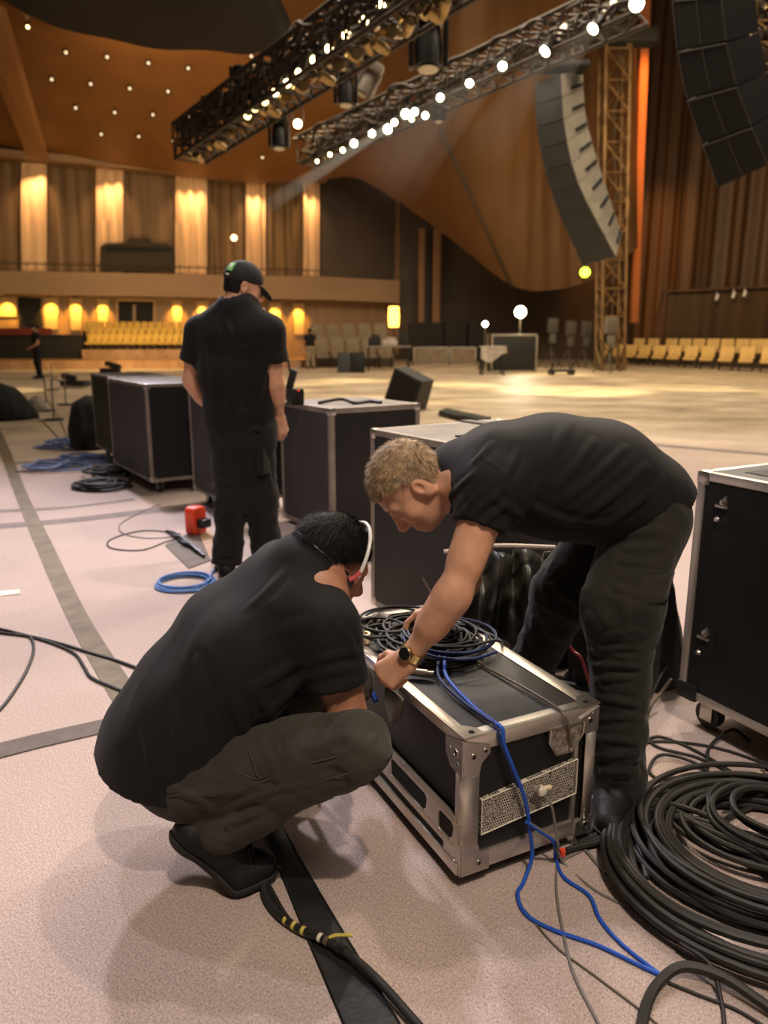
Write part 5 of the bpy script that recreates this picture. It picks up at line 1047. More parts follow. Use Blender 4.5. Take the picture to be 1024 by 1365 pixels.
# right wall: lit pillar and wooden curtains
def vsheet(name, m, pts, zt, amp, freq, n=120, seed=0, z0=0.0):
    P = spline([V(*p) for p in pts], 12) if len(pts) > 2 else np.array([V(*p) for p in pts]); L_ = np.concatenate([[0], np.cumsum(np.linalg.norm(np.diff(P, axis=0), axis=1))]); s_ = np.linspace(0, L_[-1], n)
    Q = np.stack([np.interp(s_, L_, P[:, k]) for k in range(3)], 1); T_ = np.gradient(Q, axis=0); T_ /= np.linalg.norm(T_, axis=1, keepdims=True); Nn = np.stack([T_[:, 1], -T_[:, 0], 0*s_], 1)
    w = amp*(np.sin(s_*freq*6.28+seed)+.6*np.sin(s_*freq*2.7*6.28+1.3)); Q = Q+Nn*w[:, None]
    return MB().grid(np.array([Q+V(0, 0, z0), Q+V(0, 0, (z0+zt)/2), Q+V(0, 0, zt)])).build(name, m)
g = lambda px, Y: V(at(px, 450, Y)[0], Y, 0)
tag(vsheet('stage_curtain', 'curtain_wood', [g(812, 45.8), g(835, 45.6), g(872, 44.6), g(905, 43)], 26, .14, .55, 160), 'tall reddish brown stage curtain behind the lattice tower', 'curtain')
tag(vsheet('stage_curtain', 'curtain_wood', [g(904, 42.8), g(960, 39.5), g(1040, 37), g(1120, 35)], 26, .20, .42, 200, 2), 'tall wide brown curtain at the right edge behind the tan seats', 'curtain')
o = MB().poly([at(859, -60, 38.5), at(870, -60, 38.5), at(851, 430, 42), at(842, 430, 42)], (0, .4, 0)).build('pillar_edge', mat('pillar_orange', (.62, .20, .06), .55), None, False); o.name = 'column_edge'; struct(o)
# slatted barrier behind the seats
t = thing('slatted_barrier', 'brown slatted barrier with a rail behind the tan seats', 'barrier', g(960, 35.5))
a0, b0 = (888, 36.5), (1060, 32.5); tp = lambda px, Y, py: at(px, py, Y)
for i in range(46):
    u = i/45; px = 888+172*u; Y = 38.5-3*u; top_ = 388-.045*(px-900); z1 = at(px, top_, Y)[2]; z0 = .3
    MB().box((at(px, 450, Y)[0], Y+.0, (z0+z1)/2), (.115, .06, z1-z0), None, .01).build('slat', 'slat_wood', t, world=True)
m = MB(); m.cyl(at(884, 389, 38.4), at(1060, 380, 35.4), .06, None, 8); m.build('top_rail', 'curtain_wood', t, world=True); MB().cyl(at(884, 389, 38.4), at(868, 462, 39.4), .08, None, 8).build('end_post', 'curtain_wood', t, world=True)
for i, (x, y) in enumerate(((956, 396), (978, 393), (993, 391))):
    Y = 36.9-.45*i; t = thing('hanging_tag', f'small white paper tag hung on the slatted barrier, {ORD[i]} from the left', 'tag', at(x, y, Y), 0, 'white tags on the barrier'); MB().box(at(x, y, Y), (.13, .02, .28), Matrix.Rotation(.2, 3, 'Y'), .005).build('tag_sheet', 'paper', t, world=True); MB().cyl(at(x, y-4, Y), at(x, y-8, Y), .015, None, 6).build('tag_string', 'paper', t, world=True)
# black canopy at the upper left
o = sheet([[(-60, -30, 18), (0, -2, 18), (60, 30, 18), (180, 60, 18), (300, 70, 18), (368, 68, 18), (392, 44, 18)], [(-60, -60, 15.5), (0, -35, 15.5), (60, -8, 15.5), (180, 22, 15.5), (300, 30, 15.5), (360, 28, 15.7), (384, 20, 16)], [(-60, -140, 11), (0, -120, 11), (60, -100, 11), (180, -90, 11), (300, -90, 11), (330, -90, 12), (350, -60, 13)]], 'canopy', mat('canopy_black', (.0045, .004, .004), .9, var=.5, vscale=.6), 50, .08, 6)
tag(o, 'large black fabric canopy hanging under the orange ceiling, upper left', 'canopy')
# ---------------------------------------------------------------- ceiling downlights
dl = [(37, 36), (88, 70), (143, 76), (198, 84), (251, 91), (69, 106), (121, 112), (173, 118), (224, 122), (101, 144), (153, 150), (204, 153), (251, 157), (135, 179), (185, 182), (231, 188), (335, 75), (338, 85), (350, 210)]
rows_ = ['topmost row', 'topmost row', 'topmost row', 'topmost row', 'topmost row', 'second row', 'second row', 'second row', 'second row', 'third row', 'third row', 'third row', 'third row', 'lowest row', 'lowest row', 'lowest row', 'pair by the truss, upper', 'pair by the truss, lower', 'single one beneath the truss']
cnt_ = {}
CS = bpy.data.objects['ceiling']; bpy.context.view_layer.update()
for (x, y), rw in zip(dl, rows_):
    d = nz(ray(x, y)); hit, p, n_, _ = CS.ray_cast(Vector((0, 0, HC)), Vector(d)); p = V(*p) if hit else at(x, y, 33); p = p-d*.25
    cnt_[rw] = cnt_.get(rw, 0)+1; lab = f'small glowing ceiling downlight, {ORD[cnt_[rw]-1]} from the left in the {rw}' if 'row' in rw else f'small glowing ceiling downlight, {rw}'
    t = thing('ceiling_downlight', lab, 'ceiling light', p, 0, 'downlights in the orange ceiling'); MB().lathe((0, 0, 0), [(.11, .10), (.13, .0), (.10, -.03), (.09, 0)], -d, 10).build('trim_ring', 'truss', t); MB().lathe((0, 0, 0), [(.0001, .02), (.06, .015), (.055, -.01)], -d, 10).build('lens', 'bulb_dim' if y > 60 else 'bulb_soft', t)
# ---------------------------------------------------------------- lighting trusses
def truss(name, label, a, b, w, bay=.36, m='truss', ch=.036, loom=0):
    a, b = V(*a), V(*b); d = nz(b-a); L_ = np.linalg.norm(b-a); s_ = nz(np.cross(d, (0, 0, 1))) if abs(d[2]) < .9 else V(1, 0, 0); u = np.cross(s_, d); t = thing(name, label, 'truss', a)
    cs = [a+s_*w/2*i+u*w/2*j for i, j in ((-1, -1), (1, -1), (1, 1), (-1, 1))]
    for c_ in cs: MB().cyl(c_, c_+d*L_, ch, None, 6).build('chord', m, t, world=True)
    q = MB(); n = max(2, int(L_/bay))
    for k in range(n):
        p0, p1 = d*L_*k/n, d*L_*(k+1)/n
        for i in range(4):
            A_, B_ = cs[i], cs[(i+1) % 4]; q.cyl(A_+p0, B_+p1, ch*.6, None, 4); q.cyl(A_+p0, B_+p0, ch*.5, None, 4)
    q.build('lattice', m, t, world=True)
    if loom:
        rs = np.random.RandomState(int(w*100))
        for k in range(loom):
            f_, g_ = rs.uniform(-.45, .45, 2)*w; MB().tube([a+d*L_*v+s_*(f_+rs.randn()*.06)+u*(g_+rs.randn()*.06) for v in np.linspace(0, 1, 30)], .034, 6, 3).build('cable_loom', 'truss', t, world=True)
    return t, a, b, d, s_, u
T1 = truss('lighting_truss', 'nearer lighting truss with a row of glowing lamps, running up from centre left', at(252, 192, 16), at(640, -75, 9.5), .62, loom=14)
T2 = truss('lighting_truss', 'farther lighting truss crossing towards the hanging loudspeaker', at(408, 203, 19), at(852, 0, 13.5), .56, loom=9)
LIGHTS = []
def par(p, d, label, on='bulb', s=1.0, body='black_plastic', hang=None, group=None, name='hanging_stage_light', r=.085):
    d = nz(d); t = thing(name, label, 'stage light', p, 0, group)
    MB().lathe((0, 0, 0), [(.0001, -.30*s), (.06*s, -.29*s), (.085*s, -.20*s), (.095*s, 0), (.11*s, .02*s), (.10*s, .025*s)], d, 12).build('lamp_housing', body, t)
    MB().lathe((0, 0, 0), [(.0001, .012*s), (r*s, .010*s), (r*s, 0)], d, 12).build('lens', on, t)
    if hang is not None:
        h = V(*hang)-V(*p); s_ = nz(np.cross(d, h)) if np.linalg.norm(np.cross(d, h)) > .01 else V(1, 0, 0); q = MB(); q.tube([s_*.10*s-d*.1, s_*.11*s-d*.1+h*.5, h, -s_*.11*s-d*.1+h*.5, -s_*.10*s-d*.1], .012, 5, 3); q.build('yoke', 'truss', t)
    return t
def yfor(tr, px):
    t, a, b, d, s_, u = tr; lo, hi = 0, 1
    for _ in range(40):
        m_ = (lo+hi)/2; p = a+(b-a)*m_; zc = p[1]*CT+(HC-p[2])*ST; x = 512+FPX*p[0]/zc
        if x < px: lo = m_
        else: hi = m_
    return (a+(b-a)*lo)
TO = lambda p: nz(V(0, 0, 1.3)-p)
l1 = [(330, 154), (340, 144), (353, 135), (367, 123), (383, 111), (399, 97), (419, 80), (439, 65), (462, 47), (485, 28), (508, 8)]
for i, (x, y) in enumerate(l1):
    Y = yfor(T1, x)[1]-.42; p = at(x, y, Y); par(p, TO(p)+V(.1, .1, -.3), f'lit white lamp on the nearer truss, {ORD[i]} from its lower left end', 'bulb' if i > 2 else 'bulb_soft', .8, hang=p+V(0, .25, .22), group='lit lamps on the nearer truss', r=.072)
p = at(395, 50, 13); par(p, TO(p), 'single yellowish lamp hanging beside the black canopy edge', 'bulb_soft', .9, hang=p+V(0, .2, .3), r=.085)
p = at(397, 165, 14.5); par(p, TO(p), 'single lit lamp hanging below the nearer truss', 'bulb', .85, hang=p+V(0, .2, .4), r=.085)
k = 0
for i in range(30):
    u = i/29; x = 250+345*u; y = 210-215*u**.96+(4 if i % 2 else -4); Y = yfor(T1, min(x, 635))[1]-.25; p = at(x, y, Y)
    par(p, V(RS.uniform(-.5, .5), -.8, RS.uniform(-.3, .5)) if i % 3 else V(-.7, -.5, .3), f'unlit gold par can on the nearer truss, {ORD[i] if i < 20 else ORD[29-i]} from its {"lower" if i < 20 else "upper"} end', 'gold', .78 if i % 2 else .66, 'truss_gold', hang=p+V(0, .2, .2), group='unlit gold par cans under the nearer truss', name='hanging_par_can')
l2 = [(423, 215, .6), (440, 206, .7), (457, 200, .8), (472, 191, 1.1), (496, 178, 1.0), (517, 172, 1.3), (526, 163, .9), (541, 152, 1.3), (553, 149, 1.0), (549, 159, .7), (567, 154, .9), (587, 130, 1.0), (626, 111, 1.0), (670, 88, 1.1)]
for i, (x, y, s_) in enumerate(l2):
    Y = yfor(T2, x)[1]-.50; p = at(x, y, Y); par(p, TO(p)+V(-.1, 0, -.2), f'lit lamp on the farther truss, {ORD[i]} from its lower left end', 'bulb_hot' if s_ > .8 else 'bulb', s_, hang=p+V(0, .2, .25), group='lit lamps on the farther truss', r=.062)
for i, (x, y) in enumerate(((727, 68), (791, 38))):
    Y = yfor(T2, x)[1]-.4; p = at(x, y, Y); t = par(p, V(-.55, -.35, -.6), f'lit profile spotlight on the farther truss, {("left", "right")[i]} one of two, aimed down left', 'bulb_hot', 1.0, hang=p+V(0, .2, .3), group='profile spots on the farther truss'); MB().lathe((0, 0, 0), [(.09, -.62), (.10, -.3)], nz(V(-.55, -.35, -.6)), 10).build('lens_tube', 'aluminium', t)
p = at(849, 5, 13.2); par(p, TO(p), 'bright lamp at the upper right end of the farther truss by the orange pillar', 'bulb_hot', 1.25, hang=p+V(0, .2, .3))
def mover(px, py, Y, label, up=1, s=1.0, m='black_plastic', tilt=0.0):
    p = at(px, py, Y); t = thing('hanging_moving_light', label, 'stage light', p, 0, 'moving lights on the trusses'); R_ = Matrix.Rotation(tilt, 3, 'Y')
    MB().box(R_ @ Vector((0, 0, -.30*s*up)), (.34*s, .30*s, .18*s), R_, .03).build('base', m, t); q = MB()
    for k in (-1, 1): q.box(R_ @ Vector((k*.17*s, 0, -.02*s*up)), (.05*s, .14*s, .44*s), R_, .015)
    q.build('yoke', m, t); h = MB().lathe((0, 0, 0), [(.0001, -.24*s), (.11*s, -.22*s), (.14*s, 0), (.13*s, .2*s), (.0001, .22*s)], R_ @ Vector((0, -.15, 1.0*up)), 12).build('lamp_head', m, t); MB().lathe((0, 0, 0), [(.0001, .225*s), (.10*s, .222*s)], R_ @ Vector((0, -.15, 1.0*up)), 12).build('lens', 'steel', h)
mover(320, 104, 14.6, 'moving head light standing on the nearer truss, taller one of two', 1, .9); mover(279, 140, 15.4, 'moving head light standing on the nearer truss, close to its lower end', 1, .75)
mover(372, 182, 14.5, 'slim moving head light hanging below the middle of the nearer truss', -1, .95); mover(461, 122, 13.5, 'black moving head light hanging between the two trusses', -1, 1.0); mover(571, 62, 12.5, 'big black moving head light hanging above the farther truss', -1, 1.5); mover(585, 152, 16.5, 'small dark moving light under the farther truss at the slanting pole', -1, .7)
mover(489, 112, 14, 'pale grey moving head light hanging beside the black one between the trusses', -1, .9, 'array_grey', .5)
# ---------------------------------------------------------------- lattice towers
t, *_ = truss('lattice_tower', 'upright lattice truss tower beside the hanging loudspeaker', g(816, 31.5), at(822, -60, 31.5), .90, 1.0, 'tower', .065, loom=2)
MB().box(at(820, 50, 31.2), (3.0, .8, .5), None, .1).build('head_block', 'dark', t, world=True)
truss('lattice_tower', 'gold lattice truss hanging at the upper right corner', at(1017, 140, 14.4), at(1022, -60, 13.9), .50, .30, 'truss_gold', .028, loom=4)
# ---------------------------------------------------------------- line array loudspeakers
def line_array(name, label, left, mid, right, nb, mface, mside, slots=True, grid=False):
    def rs_(pts): P = spline([at(*q) for q in pts], 10); L_ = np.concatenate([[0], np.cumsum(np.linalg.norm(np.diff(P, axis=0), axis=1))]); return lambda u: np.array([np.interp(u*L_[-1], L_, P[:, k]) for k in range(3)])
    fl, fm, fr = rs_(left), rs_(mid), rs_(right); P0 = fm(0); t = thing(name, label, 'loudspeaker', P0); loc = Matrix.Translation(-Vector([float(q) for q in P0]))
    def sub(mb, nm, m_, c): b = mb.build(nm, m_, c, False); b.data.transform(loc); return b
    for i in range(nb):
        u0, u1 = (i+.015)/nb, (i+.985)/nb; a, b, c_ = fl(u0), fm(u0), fr(u0); d, e_, f_ = fl(u1), fm(u1), fr(u1)
        v = [a, b, c_, a+c_-b, d, e_, f_, d+f_-e_]; c = MB().add(v, [(0, 1, 2, 3), (7, 6, 5, 4), (0, 4, 5, 1), (1, 5, 6, 2), (2, 6, 7, 3), (3, 7, 4, 0)]).build('cabinet', mside, t, False, world=True)
        n0 = nz(np.cross(b-a, d-a)); n0 = n0 if n0@(V(0, 0, 1.3)-a) > 0 else -n0; W = lambda x, y: (a*(1-x)+b*x)*(1-y)+(d*(1-x)+e_*x)*y
        sub(MB().poly([W(.02, .02), W(.98, .02), W(.98, .98), W(.02, .98)], n0*.03), 'grille', mface, c)
        if grid:
            for x0, y0, x1, y1 in ((.02, .02, .02, .98), (.5, .02, .5, .98), (.98, .02, .98, .98), (.02, .02, .98, .02)): sub(MB().cyl(W(x0, y0)+n0*.035, W(x1, y1)+n0*.035, .012, None, 5), 'grille_bar', mat('array_line', (.06, .055, .046), .6), c)
        if slots:
            n1 = nz(np.cross(c_-b, e_-b)); n1 = n1 if n1@(V(0, 0, 1.3)-b) > 0 else -n1; X = lambda x, y: (b*(1-x)+c_*x)*(1-y)+(e_*(1-x)+f_*x)*y
            sub(MB().poly([X(.40, .66), X(.95, .66), X(.95, .84), X(.40, .84)], n1*.02), 'handle_slot', 'hole', c)
    return t, fm(0)
t, P0 = line_array('hanging_line_array', 'curved hanging line of loudspeakers with pale grey sides, by the lattice tower', [(714, 110, 20.2), (717, 180, 20.2), (738, 265, 20.2), (777, 355, 20.2)], [(749, 98, 19.7), (753, 165, 19.7), (772, 245, 19.7), (822, 342, 19.7)], [(777, 92, 20.5), (781, 155, 20.5), (800, 225, 20.5), (829, 312, 20.5)], 9, 'array_black', 'array_grey')
MB().box(P0+V(.0, .3, .22), (1.3, .7, .12), None, .03).build('rigging_frame', 'dark', t, world=True); MB().cyl(P0+V(.3, .3, .2), P0+V(.25, .3, 6), .03, None, 6).build('hoist_chain', 'truss', t, world=True)
t, P0 = line_array('hanging_line_array', 'big dark line of loudspeakers hanging at the upper right corner', [(893, -70, 12.2), (898, 30, 12.2), (913, 125, 12.2), (957, 251, 12.2)], [(960, -70, 11.9), (966, 30, 11.9), (984, 118, 11.9), (1025, 220, 11.9)], [(1004, -70, 12.6), (1010, 30, 12.6), (1028, 110, 12.6), (1062, 190, 12.6)], 5, 'array_grid', 'array_black', False, True)
MB().cyl(P0+V(-.2, .3, 0), P0+V(-.2, .3, 5), .03, None, 6).build('hoist_chain', 'truss', t, world=True)
p = at(780, 363, 24); par(p, TO(p), 'small yellow-green lamp glowing under the hanging loudspeaker', 'bulb_green', 1.5, r=.10)
p = at(312, 317, 30); t = par(p, TO(p), 'single white lamp glowing in front of the balcony curtains', 'bulb_soft', 1.1, r=.10); MB().cyl(V(0, 0, 0), bw(313, 362, 1.0)-p, .02, None, 5).build('stand_pole', 'truss', t)
# ---------------------------------------------------------------- things on the far floor
R2 = Rz(.35)
def box_case(name, label, px0, px1, pyt, pyb, depth, m='case_black', rz=0.0, trim=True, group=None):
    a = gz((px0+px1)/2, pyb); Y = a[1]; w = abs(at(px1, pyb, Y)[0]-at(px0, pyb, Y)[0]); h = at(px0, pyt, Y)[2]; t = thing(name, label, 'case', (a[0], Y+depth/2, 0), rz, group)
    MB().box((0, 0, h/2), (w, depth, h), None, .03).build('body_panel', m, t)
    if trim:
        q = MB()
        for z in (.03, h-.03):
            for s_ in (-1, 1): q.box((0, s_*depth/2, z), (w+.03, .06, .06), None, .01)
        for sx in (-1, 1):
            for sy in (-1, 1): q.box((sx*w/2, sy*depth/2, h/2), (.06, .06, h), None, .01)
        q.build('edge_trim', 'aluminium_dull', t); MB().box((0, 0, h+.01), (w, depth, .03), None, .01).build('lid_panel', 'crate_lid', t)
    return t
box_case('equipment_case', 'big black case in the far middle in front of the bright work lamp', 655, 714, 446, 496, 1.3)
box_case('equipment_case', 'small black case pair standing alone on the far floor, left one', 450, 467, 470, 497, .5, 'case_grey', trim=False, group=None); box_case('equipment_case', 'small black case pair standing alone on the far floor, right one', 467, 486, 470, 497, .5, 'case_black', trim=False)
for i, (a, b) in enumerate(((552, 597), (600, 634))): t = box_case('equipment_case', f'low pale road case on the far floor before the dark boxes, {("left", "right")[i]} one of two', a, b, 463, 487, .9, 'seat_beige')
for i, (a, b, tp_) in enumerate(((545, 590, 430), (592, 621, 428), (624, 650, 430))): box_case('equipment_stack', f'tall dark stack of stage equipment against the far wall, {ORD[i]} from the left', a, b, tp_, 482, 1.0, 'dark', trim=False)
mat('stand_grey', (.035, .03, .022), .7); mat('stand_pale', (.085, .072, .055), .7)
def stand_lamp(px, py, Y, label, m, r, s=1.0):
    p = at(px, py, Y); t = thing('work_lamp', label, 'lamp', (p[0], Y, 0)); MB().cyl((0, 0, 0), (0, 0, p[2]-r), .03, None, 6).build('pole', 'truss', t); d = TO(p)
    MB().lathe((0, 0, p[2]), [(.0001, -.2*s), (r*.8, -.15*s), (r*1.08, .0), (r*1.0, .02)], d, 14).build('lamp_housing', 'dark', t); MB().lathe((0, 0, p[2]), [(.0001, .03), (r, .02)], d, 16).build('lens', m, t); q = MB()
    for k in range(3): q.cyl((0, 0, .45), (.45*math.cos(k*2.09), .45*math.sin(k*2.09), .0), .02, None, 5)
    q.build('tripod_leg', 'truss', t); return p
WL = stand_lamp(694, 416, 31.6, 'round white work lamp shining over the big black case in the far middle', 'work', .21)
stand_lamp(647, 432, 31.6, 'small bright work lamp left of the big black case in the far middle', 'bulb_hot', .10)
t = thing('lantern', 'glowing orange lantern on a thin post in the far middle distance', 'lamp', (at(525, 422, 38)[0], 38, 0)); z = at(525, 422, 38)[2]; MB().lathe((0, 0, z), [(.0001, -.5), (.24, -.48), (.27, 0), (.24, .46), (.0001, .48)], (0, 0, 1), 12).build('lamp_shade', 'lantern', t); MB().cyl((0, 0, 0), (0, 0, z-.48), .04, None, 6).build('pole', 'dark', t); MB().cyl((0, 0, z+.48), (0, 0, z+.56), .2, None, 10).build('lamp_cap', 'dark', t)
# table draped with cloth, clutter
t = thing('folding_table', 'cluttered table with pale cloth in the far middle, right of the armchairs', 'table', g(518, 31)); MB().box((0, 0, .95), (1.8, .9, .06), None, .01).build('table_top', 'crate_lid', t)
for sx in (-1, 1):
    for sy in (-1, 1): MB().box((sx*.8, sy*.35, .47), (.06, .06, .94), None, .01).build('leg', 'dark', t)
for i, (x, w, h, m_) in enumerate(((-.55, .5, .32, 'dark'), (.05, .6, .22, 'light_cloth'), (.60, .35, .42, 'dark'))):
    o = MB().box((0, 0, h/2), (w, .45, h), None, .05).box((0.04, 0, h+.05), (w*.6, .3, .12), None, .03).build('gear_bag', m_, None); o.location = g(518, 31)+V(x, 0, .98); tag(o, f'lump of gear on the cluttered far table, {ORD[i]} from left', 'bag')
t = thing('folding_table', 'narrow table with a white cloth just left of the big black case', 'table', g(657, 28)); MB().box((0, 0, .98), (.9, .8, .05), None, .01).build('table_top', 'light_cloth', t); G = np.array([[(-.46+.92*u, -.41-.05*math.sin(12*u), .98-.55*v*(.7+.3*math.sin(5*u))) for u in np.linspace(0, 1, 14)] for v in (0, .5, 1)]); MB().grid(G).build('cloth_drop', 'light_cloth', t)
for sx in (-1, 1):
    for sy in (-1, 1): MB().box((sx*.38, sy*.32, .48), (.06, .06, .96), None, .01).build('leg', 'dark', t)
t = thing('wheeled_dolly', 'small black dolly lying on the far floor right of the big case', 'dolly', gz(748, 500)); MB().box((0, 0, .16), (.9, .4, .08), None, .02).build('deck', 'dark', t)
for x in (-.35, .35): MB().cyl((x, -.2, .09), (x, .2, .09), .10, None, 10).build('wheel', 'rubber', t); MB().tube([(x, 0, .2), (x+.05, 0, .42), (x-.05, 0, .45)], .04, 6).build('handle_knob', 'dark', t)
for i, (x, h, m_) in enumerate(((736, 432, 'stand_grey'), (760, 436, 'cover_grey'), (781, 436, 'cover_grey'), (814, 432, 'stand_pale'))):
    Y = 34 if i < 3 else 29.6; p = g(x, Y); zt = at(x, h, Y)[2]; t = thing('light_stand', f'grey spotlight on a tripod before the dark backdrop, {ORD[i]} from the left', 'light stand', p, 0, 'light stands before the dark backdrop'); MB().cyl((0, 0, .3), (0, 0, zt-.3), .035, None, 6).build('pole', 'truss', t)
    q = MB()
    for k in range(3): q.cyl((0, 0, .8), (.6*math.cos(k*2.09+.4), .6*math.sin(k*2.09+.4), .0), .03, None, 5)
    q.build('tripod_leg', 'truss', t); MB().box((0, 0, zt-.05), (.45, .4, .62), Matrix.Rotation(.25, 3, 'X'), .08).build('lamp_head', m_, t); MB().box((0, -.1, zt-.62), (.28, .25, .4), None, .05).build('ballast_box', m_, t)
# items on the left floor
t = thing('floor_light', 'small black floor light on the left floor, just behind the tall road cases', 'floor light', gz(148, 503)); MB().box((0, 0, .16), (.62, .4, .30), None, .05).build('lamp_housing', 'black_plastic', t); MB().box((.1, 0, .40), (.5, .3, .16), Matrix.Rotation(.3, 3, 'Y'), .04).build('lamp_head', 'black_plastic', t); MB().box((0, 0, .02), (.7, .5, .04), None, .01).build('base', 'dark', t)
t = thing('floor_light', 'flat black floor light left of the road cases, nearer the left edge', 'floor light', gz(101, 517)); MB().box((0, 0, .12), (.75, .35, .16), Rz(-.3), .05).build('lamp_housing', 'black_plastic', t); MB().box((-.15, 0, .28), (.35, .25, .16), Matrix.Rotation(.3, 3, 'Y'), .04).build('lamp_head', 'black_plastic', t)
for i, (x, yt, yb) in enumerate(((62, 500, 548), (72, 505, 560), (88, 498, 540), (70, 484, 520))):
    p = gz(x, yb); zt = at(x, yt, p[1])[2]; t = thing('cable_stand', f'thin grey stand on the left floor near the covered hump, {("nearer left", "middle", "right", "far")[i]} one', 'stand', p, 0, 'thin stands on the left floor'); MB().cyl((0, 0, 0), (.02, 0, zt), .014, None, 6).build('pole', 'cable_grey', t); MB().lathe((0, 0, 0), [(.0001, .03), (.16, .02), (.17, 0)], (0, 0, 1), 12).build('base', 'dark', t); MB().cyl((.02, 0, zt), (.22, .1, zt-.05), .012, None, 6).build('boom', 'cable_grey', t)
o = cloth_blob('white_bag', 'pale bag standing on the left floor next to the covered hump', 'bag', gz(50, 548), (.16, .14, .20), 'light_cloth', 4, .02, .02)
# stage monitor wedge and gear by the crates
t = thing('stage_monitor', 'black wedge-shaped stage monitor behind the road case with the beige lid', 'stage monitor', gz(535, 548)); Rm = Rz(-.5)
a = gz(510, 549); Yw = a[1]; q = [at(508, 544, Yw), at(526, 490, Yw), at(563, 509, Yw), at(552, 549, Yw)]; MB().poly(q, (.25, .55, 0)).build('cabinet', 'case_grey', t, False, world=True)
q2 = [q[0]*.9+q[2]*.1, q[1]*.92+q[3]*.08, q[2]*.92+q[0]*.08, q[3]*.9+q[1]*.1]; MB().poly([p+V(-.0, -.012, 0) for p in q2], (0, .01, 0)).build('grille', 'case_black', t, False, world=True)
o = thing('cable_tray', 'flat dark cable tray lying behind the pale-topped case', 'cable tray', gz(612, 560)); MB().poly([gz(585, 553, .02), gz(595, 549, .02), gz(655, 562, .02), gz(640, 568, .02)], (0, 0, .07)).build('tray_bed', 'dark', o, False, world=True); MB().tube([gz(585, 552, .11), gz(620, 556, .13), gz(650, 562, .11)], .02, 6).build('tray_edge', 'rubber', o, world=True)
t = thing('radio_device', 'black handheld device with a red light on the beige lid by the capped man', 'device', (-.50, 5.12, .897)); p = V(-.50, 5.12, .897); k = 0
P0 = V(-.60, 5.18, .897); t.location = P0; MB().box((0, 0, .055), (.10, .09, .11), Rz(.5), .012).build('device_body', 'black_plastic', t); MB().box((-.02, .0, .17), (.05, .05, .14), Matrix.Rotation(.3, 3, 'Y'), .012).build('device_grip', 'black_plastic', t); MB().cyl((-.03, 0, .22), (-.05, 0, .36), .008, None, 6).build('antenna', 'black_plastic', t); MB().lathe((.03, -.05, .10), [(.0001, .004), (.006, .003), (.007, 0)], (0, -1, .3), 8).build('indicator_lamp', 'red_led', t)
cable('floor_cable', 'dark cables lying over the beige lid of the road case', [(-.45+.0, 5.25, .905), (-.30, 5.32, .925), (-.20, 5.25, .905), (-.10, 5.38, .905), (-.02, 5.30, .905)], .012, 'cable_black')
# two workers far away
def far_person(label, px, pyf, Y, s, yaw, shirt_m):
    b = g(px, Y); c, s_ = math.cos(yaw), math.sin(yaw); W = lambda x, y, z: V(b[0]+s*(c*x-s_*y), b[1]+s*(s_*x+c*y), s*z)
    J = dict(head=W(0, .02, 1.60), hf=V(-s_, c, -.2), hu=V(0, 0, 1), neck=W(0, 0, 1.46), pel=W(0, 0, .93), shR=W(.18, 0, 1.40), shL=W(-.18, 0, 1.40), elR=W(.24, .02, 1.12), wrR=W(.20, .20, .98), elL=W(-.24, .02, 1.12), wrL=W(-.18, .20, 1.0), hipR=W(.09, 0, .90), hipL=W(-.09, 0, .90), knR=W(.11, .04, .50), knL=W(-.10, .02, .50), anR=W(.14, -.02, .09), anL=W(-.12, .0, .09), heelR=W(.14, -.07, .004), heelL=W(-.12, -.05, .004), ballR=W(.16, .10, .004), ballL=W(-.13, .12, .004), toeR=W(.17, .17, .01), toeL=W(-.13, .19, .01))
    J['handR'] = dict(d=W(.1, .6, -.3)-W(0, 0, 0), n=V(0, 0, 1), S=s); J['handL'] = dict(d=W(.1, .6, -.3)-W(0, 0, 0), n=V(0, 0, 1), S=s)
    J['opt'] = dict(torso=[(W(0, 0, 1.45), .08, .04), (W(0, 0, 1.32), .11, .09), (W(0, 0, 1.1), .115, .07), (W(0, 0, .90), .12, .06)], hem=.04, slv=.6)
    r = person(label, tuple(b), J, 'skin_dark', hb=.022, hs=.022, trous=shirt_m, coarse=True); root, A, L, R, face, nb = r
    hair_obj(root, 'hair', 'hair_black', L, R, face, lambda q: np.minimum(np.where(q[:, 1] > 0, q[:, 2]-.03, q[:, 2]+.06), .05), .008, 10, .01, h=.018)
far_person('far worker in dark shirt and pale trousers standing before the beige armchairs', 413, 480, 33, .97, .3, mat('trousers_tan', (.22, .16, .10), .85).name)
far_person('far worker in dark clothes walking in front of the black counter on the left', 48, 500, 25.0, 1.0, 2.2, 'trousers_black')
# ---------------------------------------------------------------- light
def lamp(kind, name, loc, energy, col=(1, .85, .65), target=None, size=.2, angle=40, blend=.6, sx=None):
    l = bpy.data.lights.new(name, kind); l.energy = energy; l.color = col; o = link(bpy.data.objects.new(name, l)); o.location = [float(q) for q in loc]
    if kind == 'AREA': l.shape = 'RECTANGLE'; l.size = size; l.size_y = sx or size
    elif kind != 'SUN': l.shadow_soft_size = size
    if kind == 'SPOT': l.spot_size = math.radians(angle); l.spot_blend = blend
    if target is not None: o.rotation_euler = (Vector([float(q) for q in target])-o.location).to_track_quat('-Z', 'Y').to_euler()
    return o
w = bpy.data.worlds.new('world'); SC.world = w; w.use_nodes = True; bg = w.node_tree.nodes['Background']; bg.inputs[0].default_value = (1, .78, .62, 1); bg.inputs[1].default_value = .06
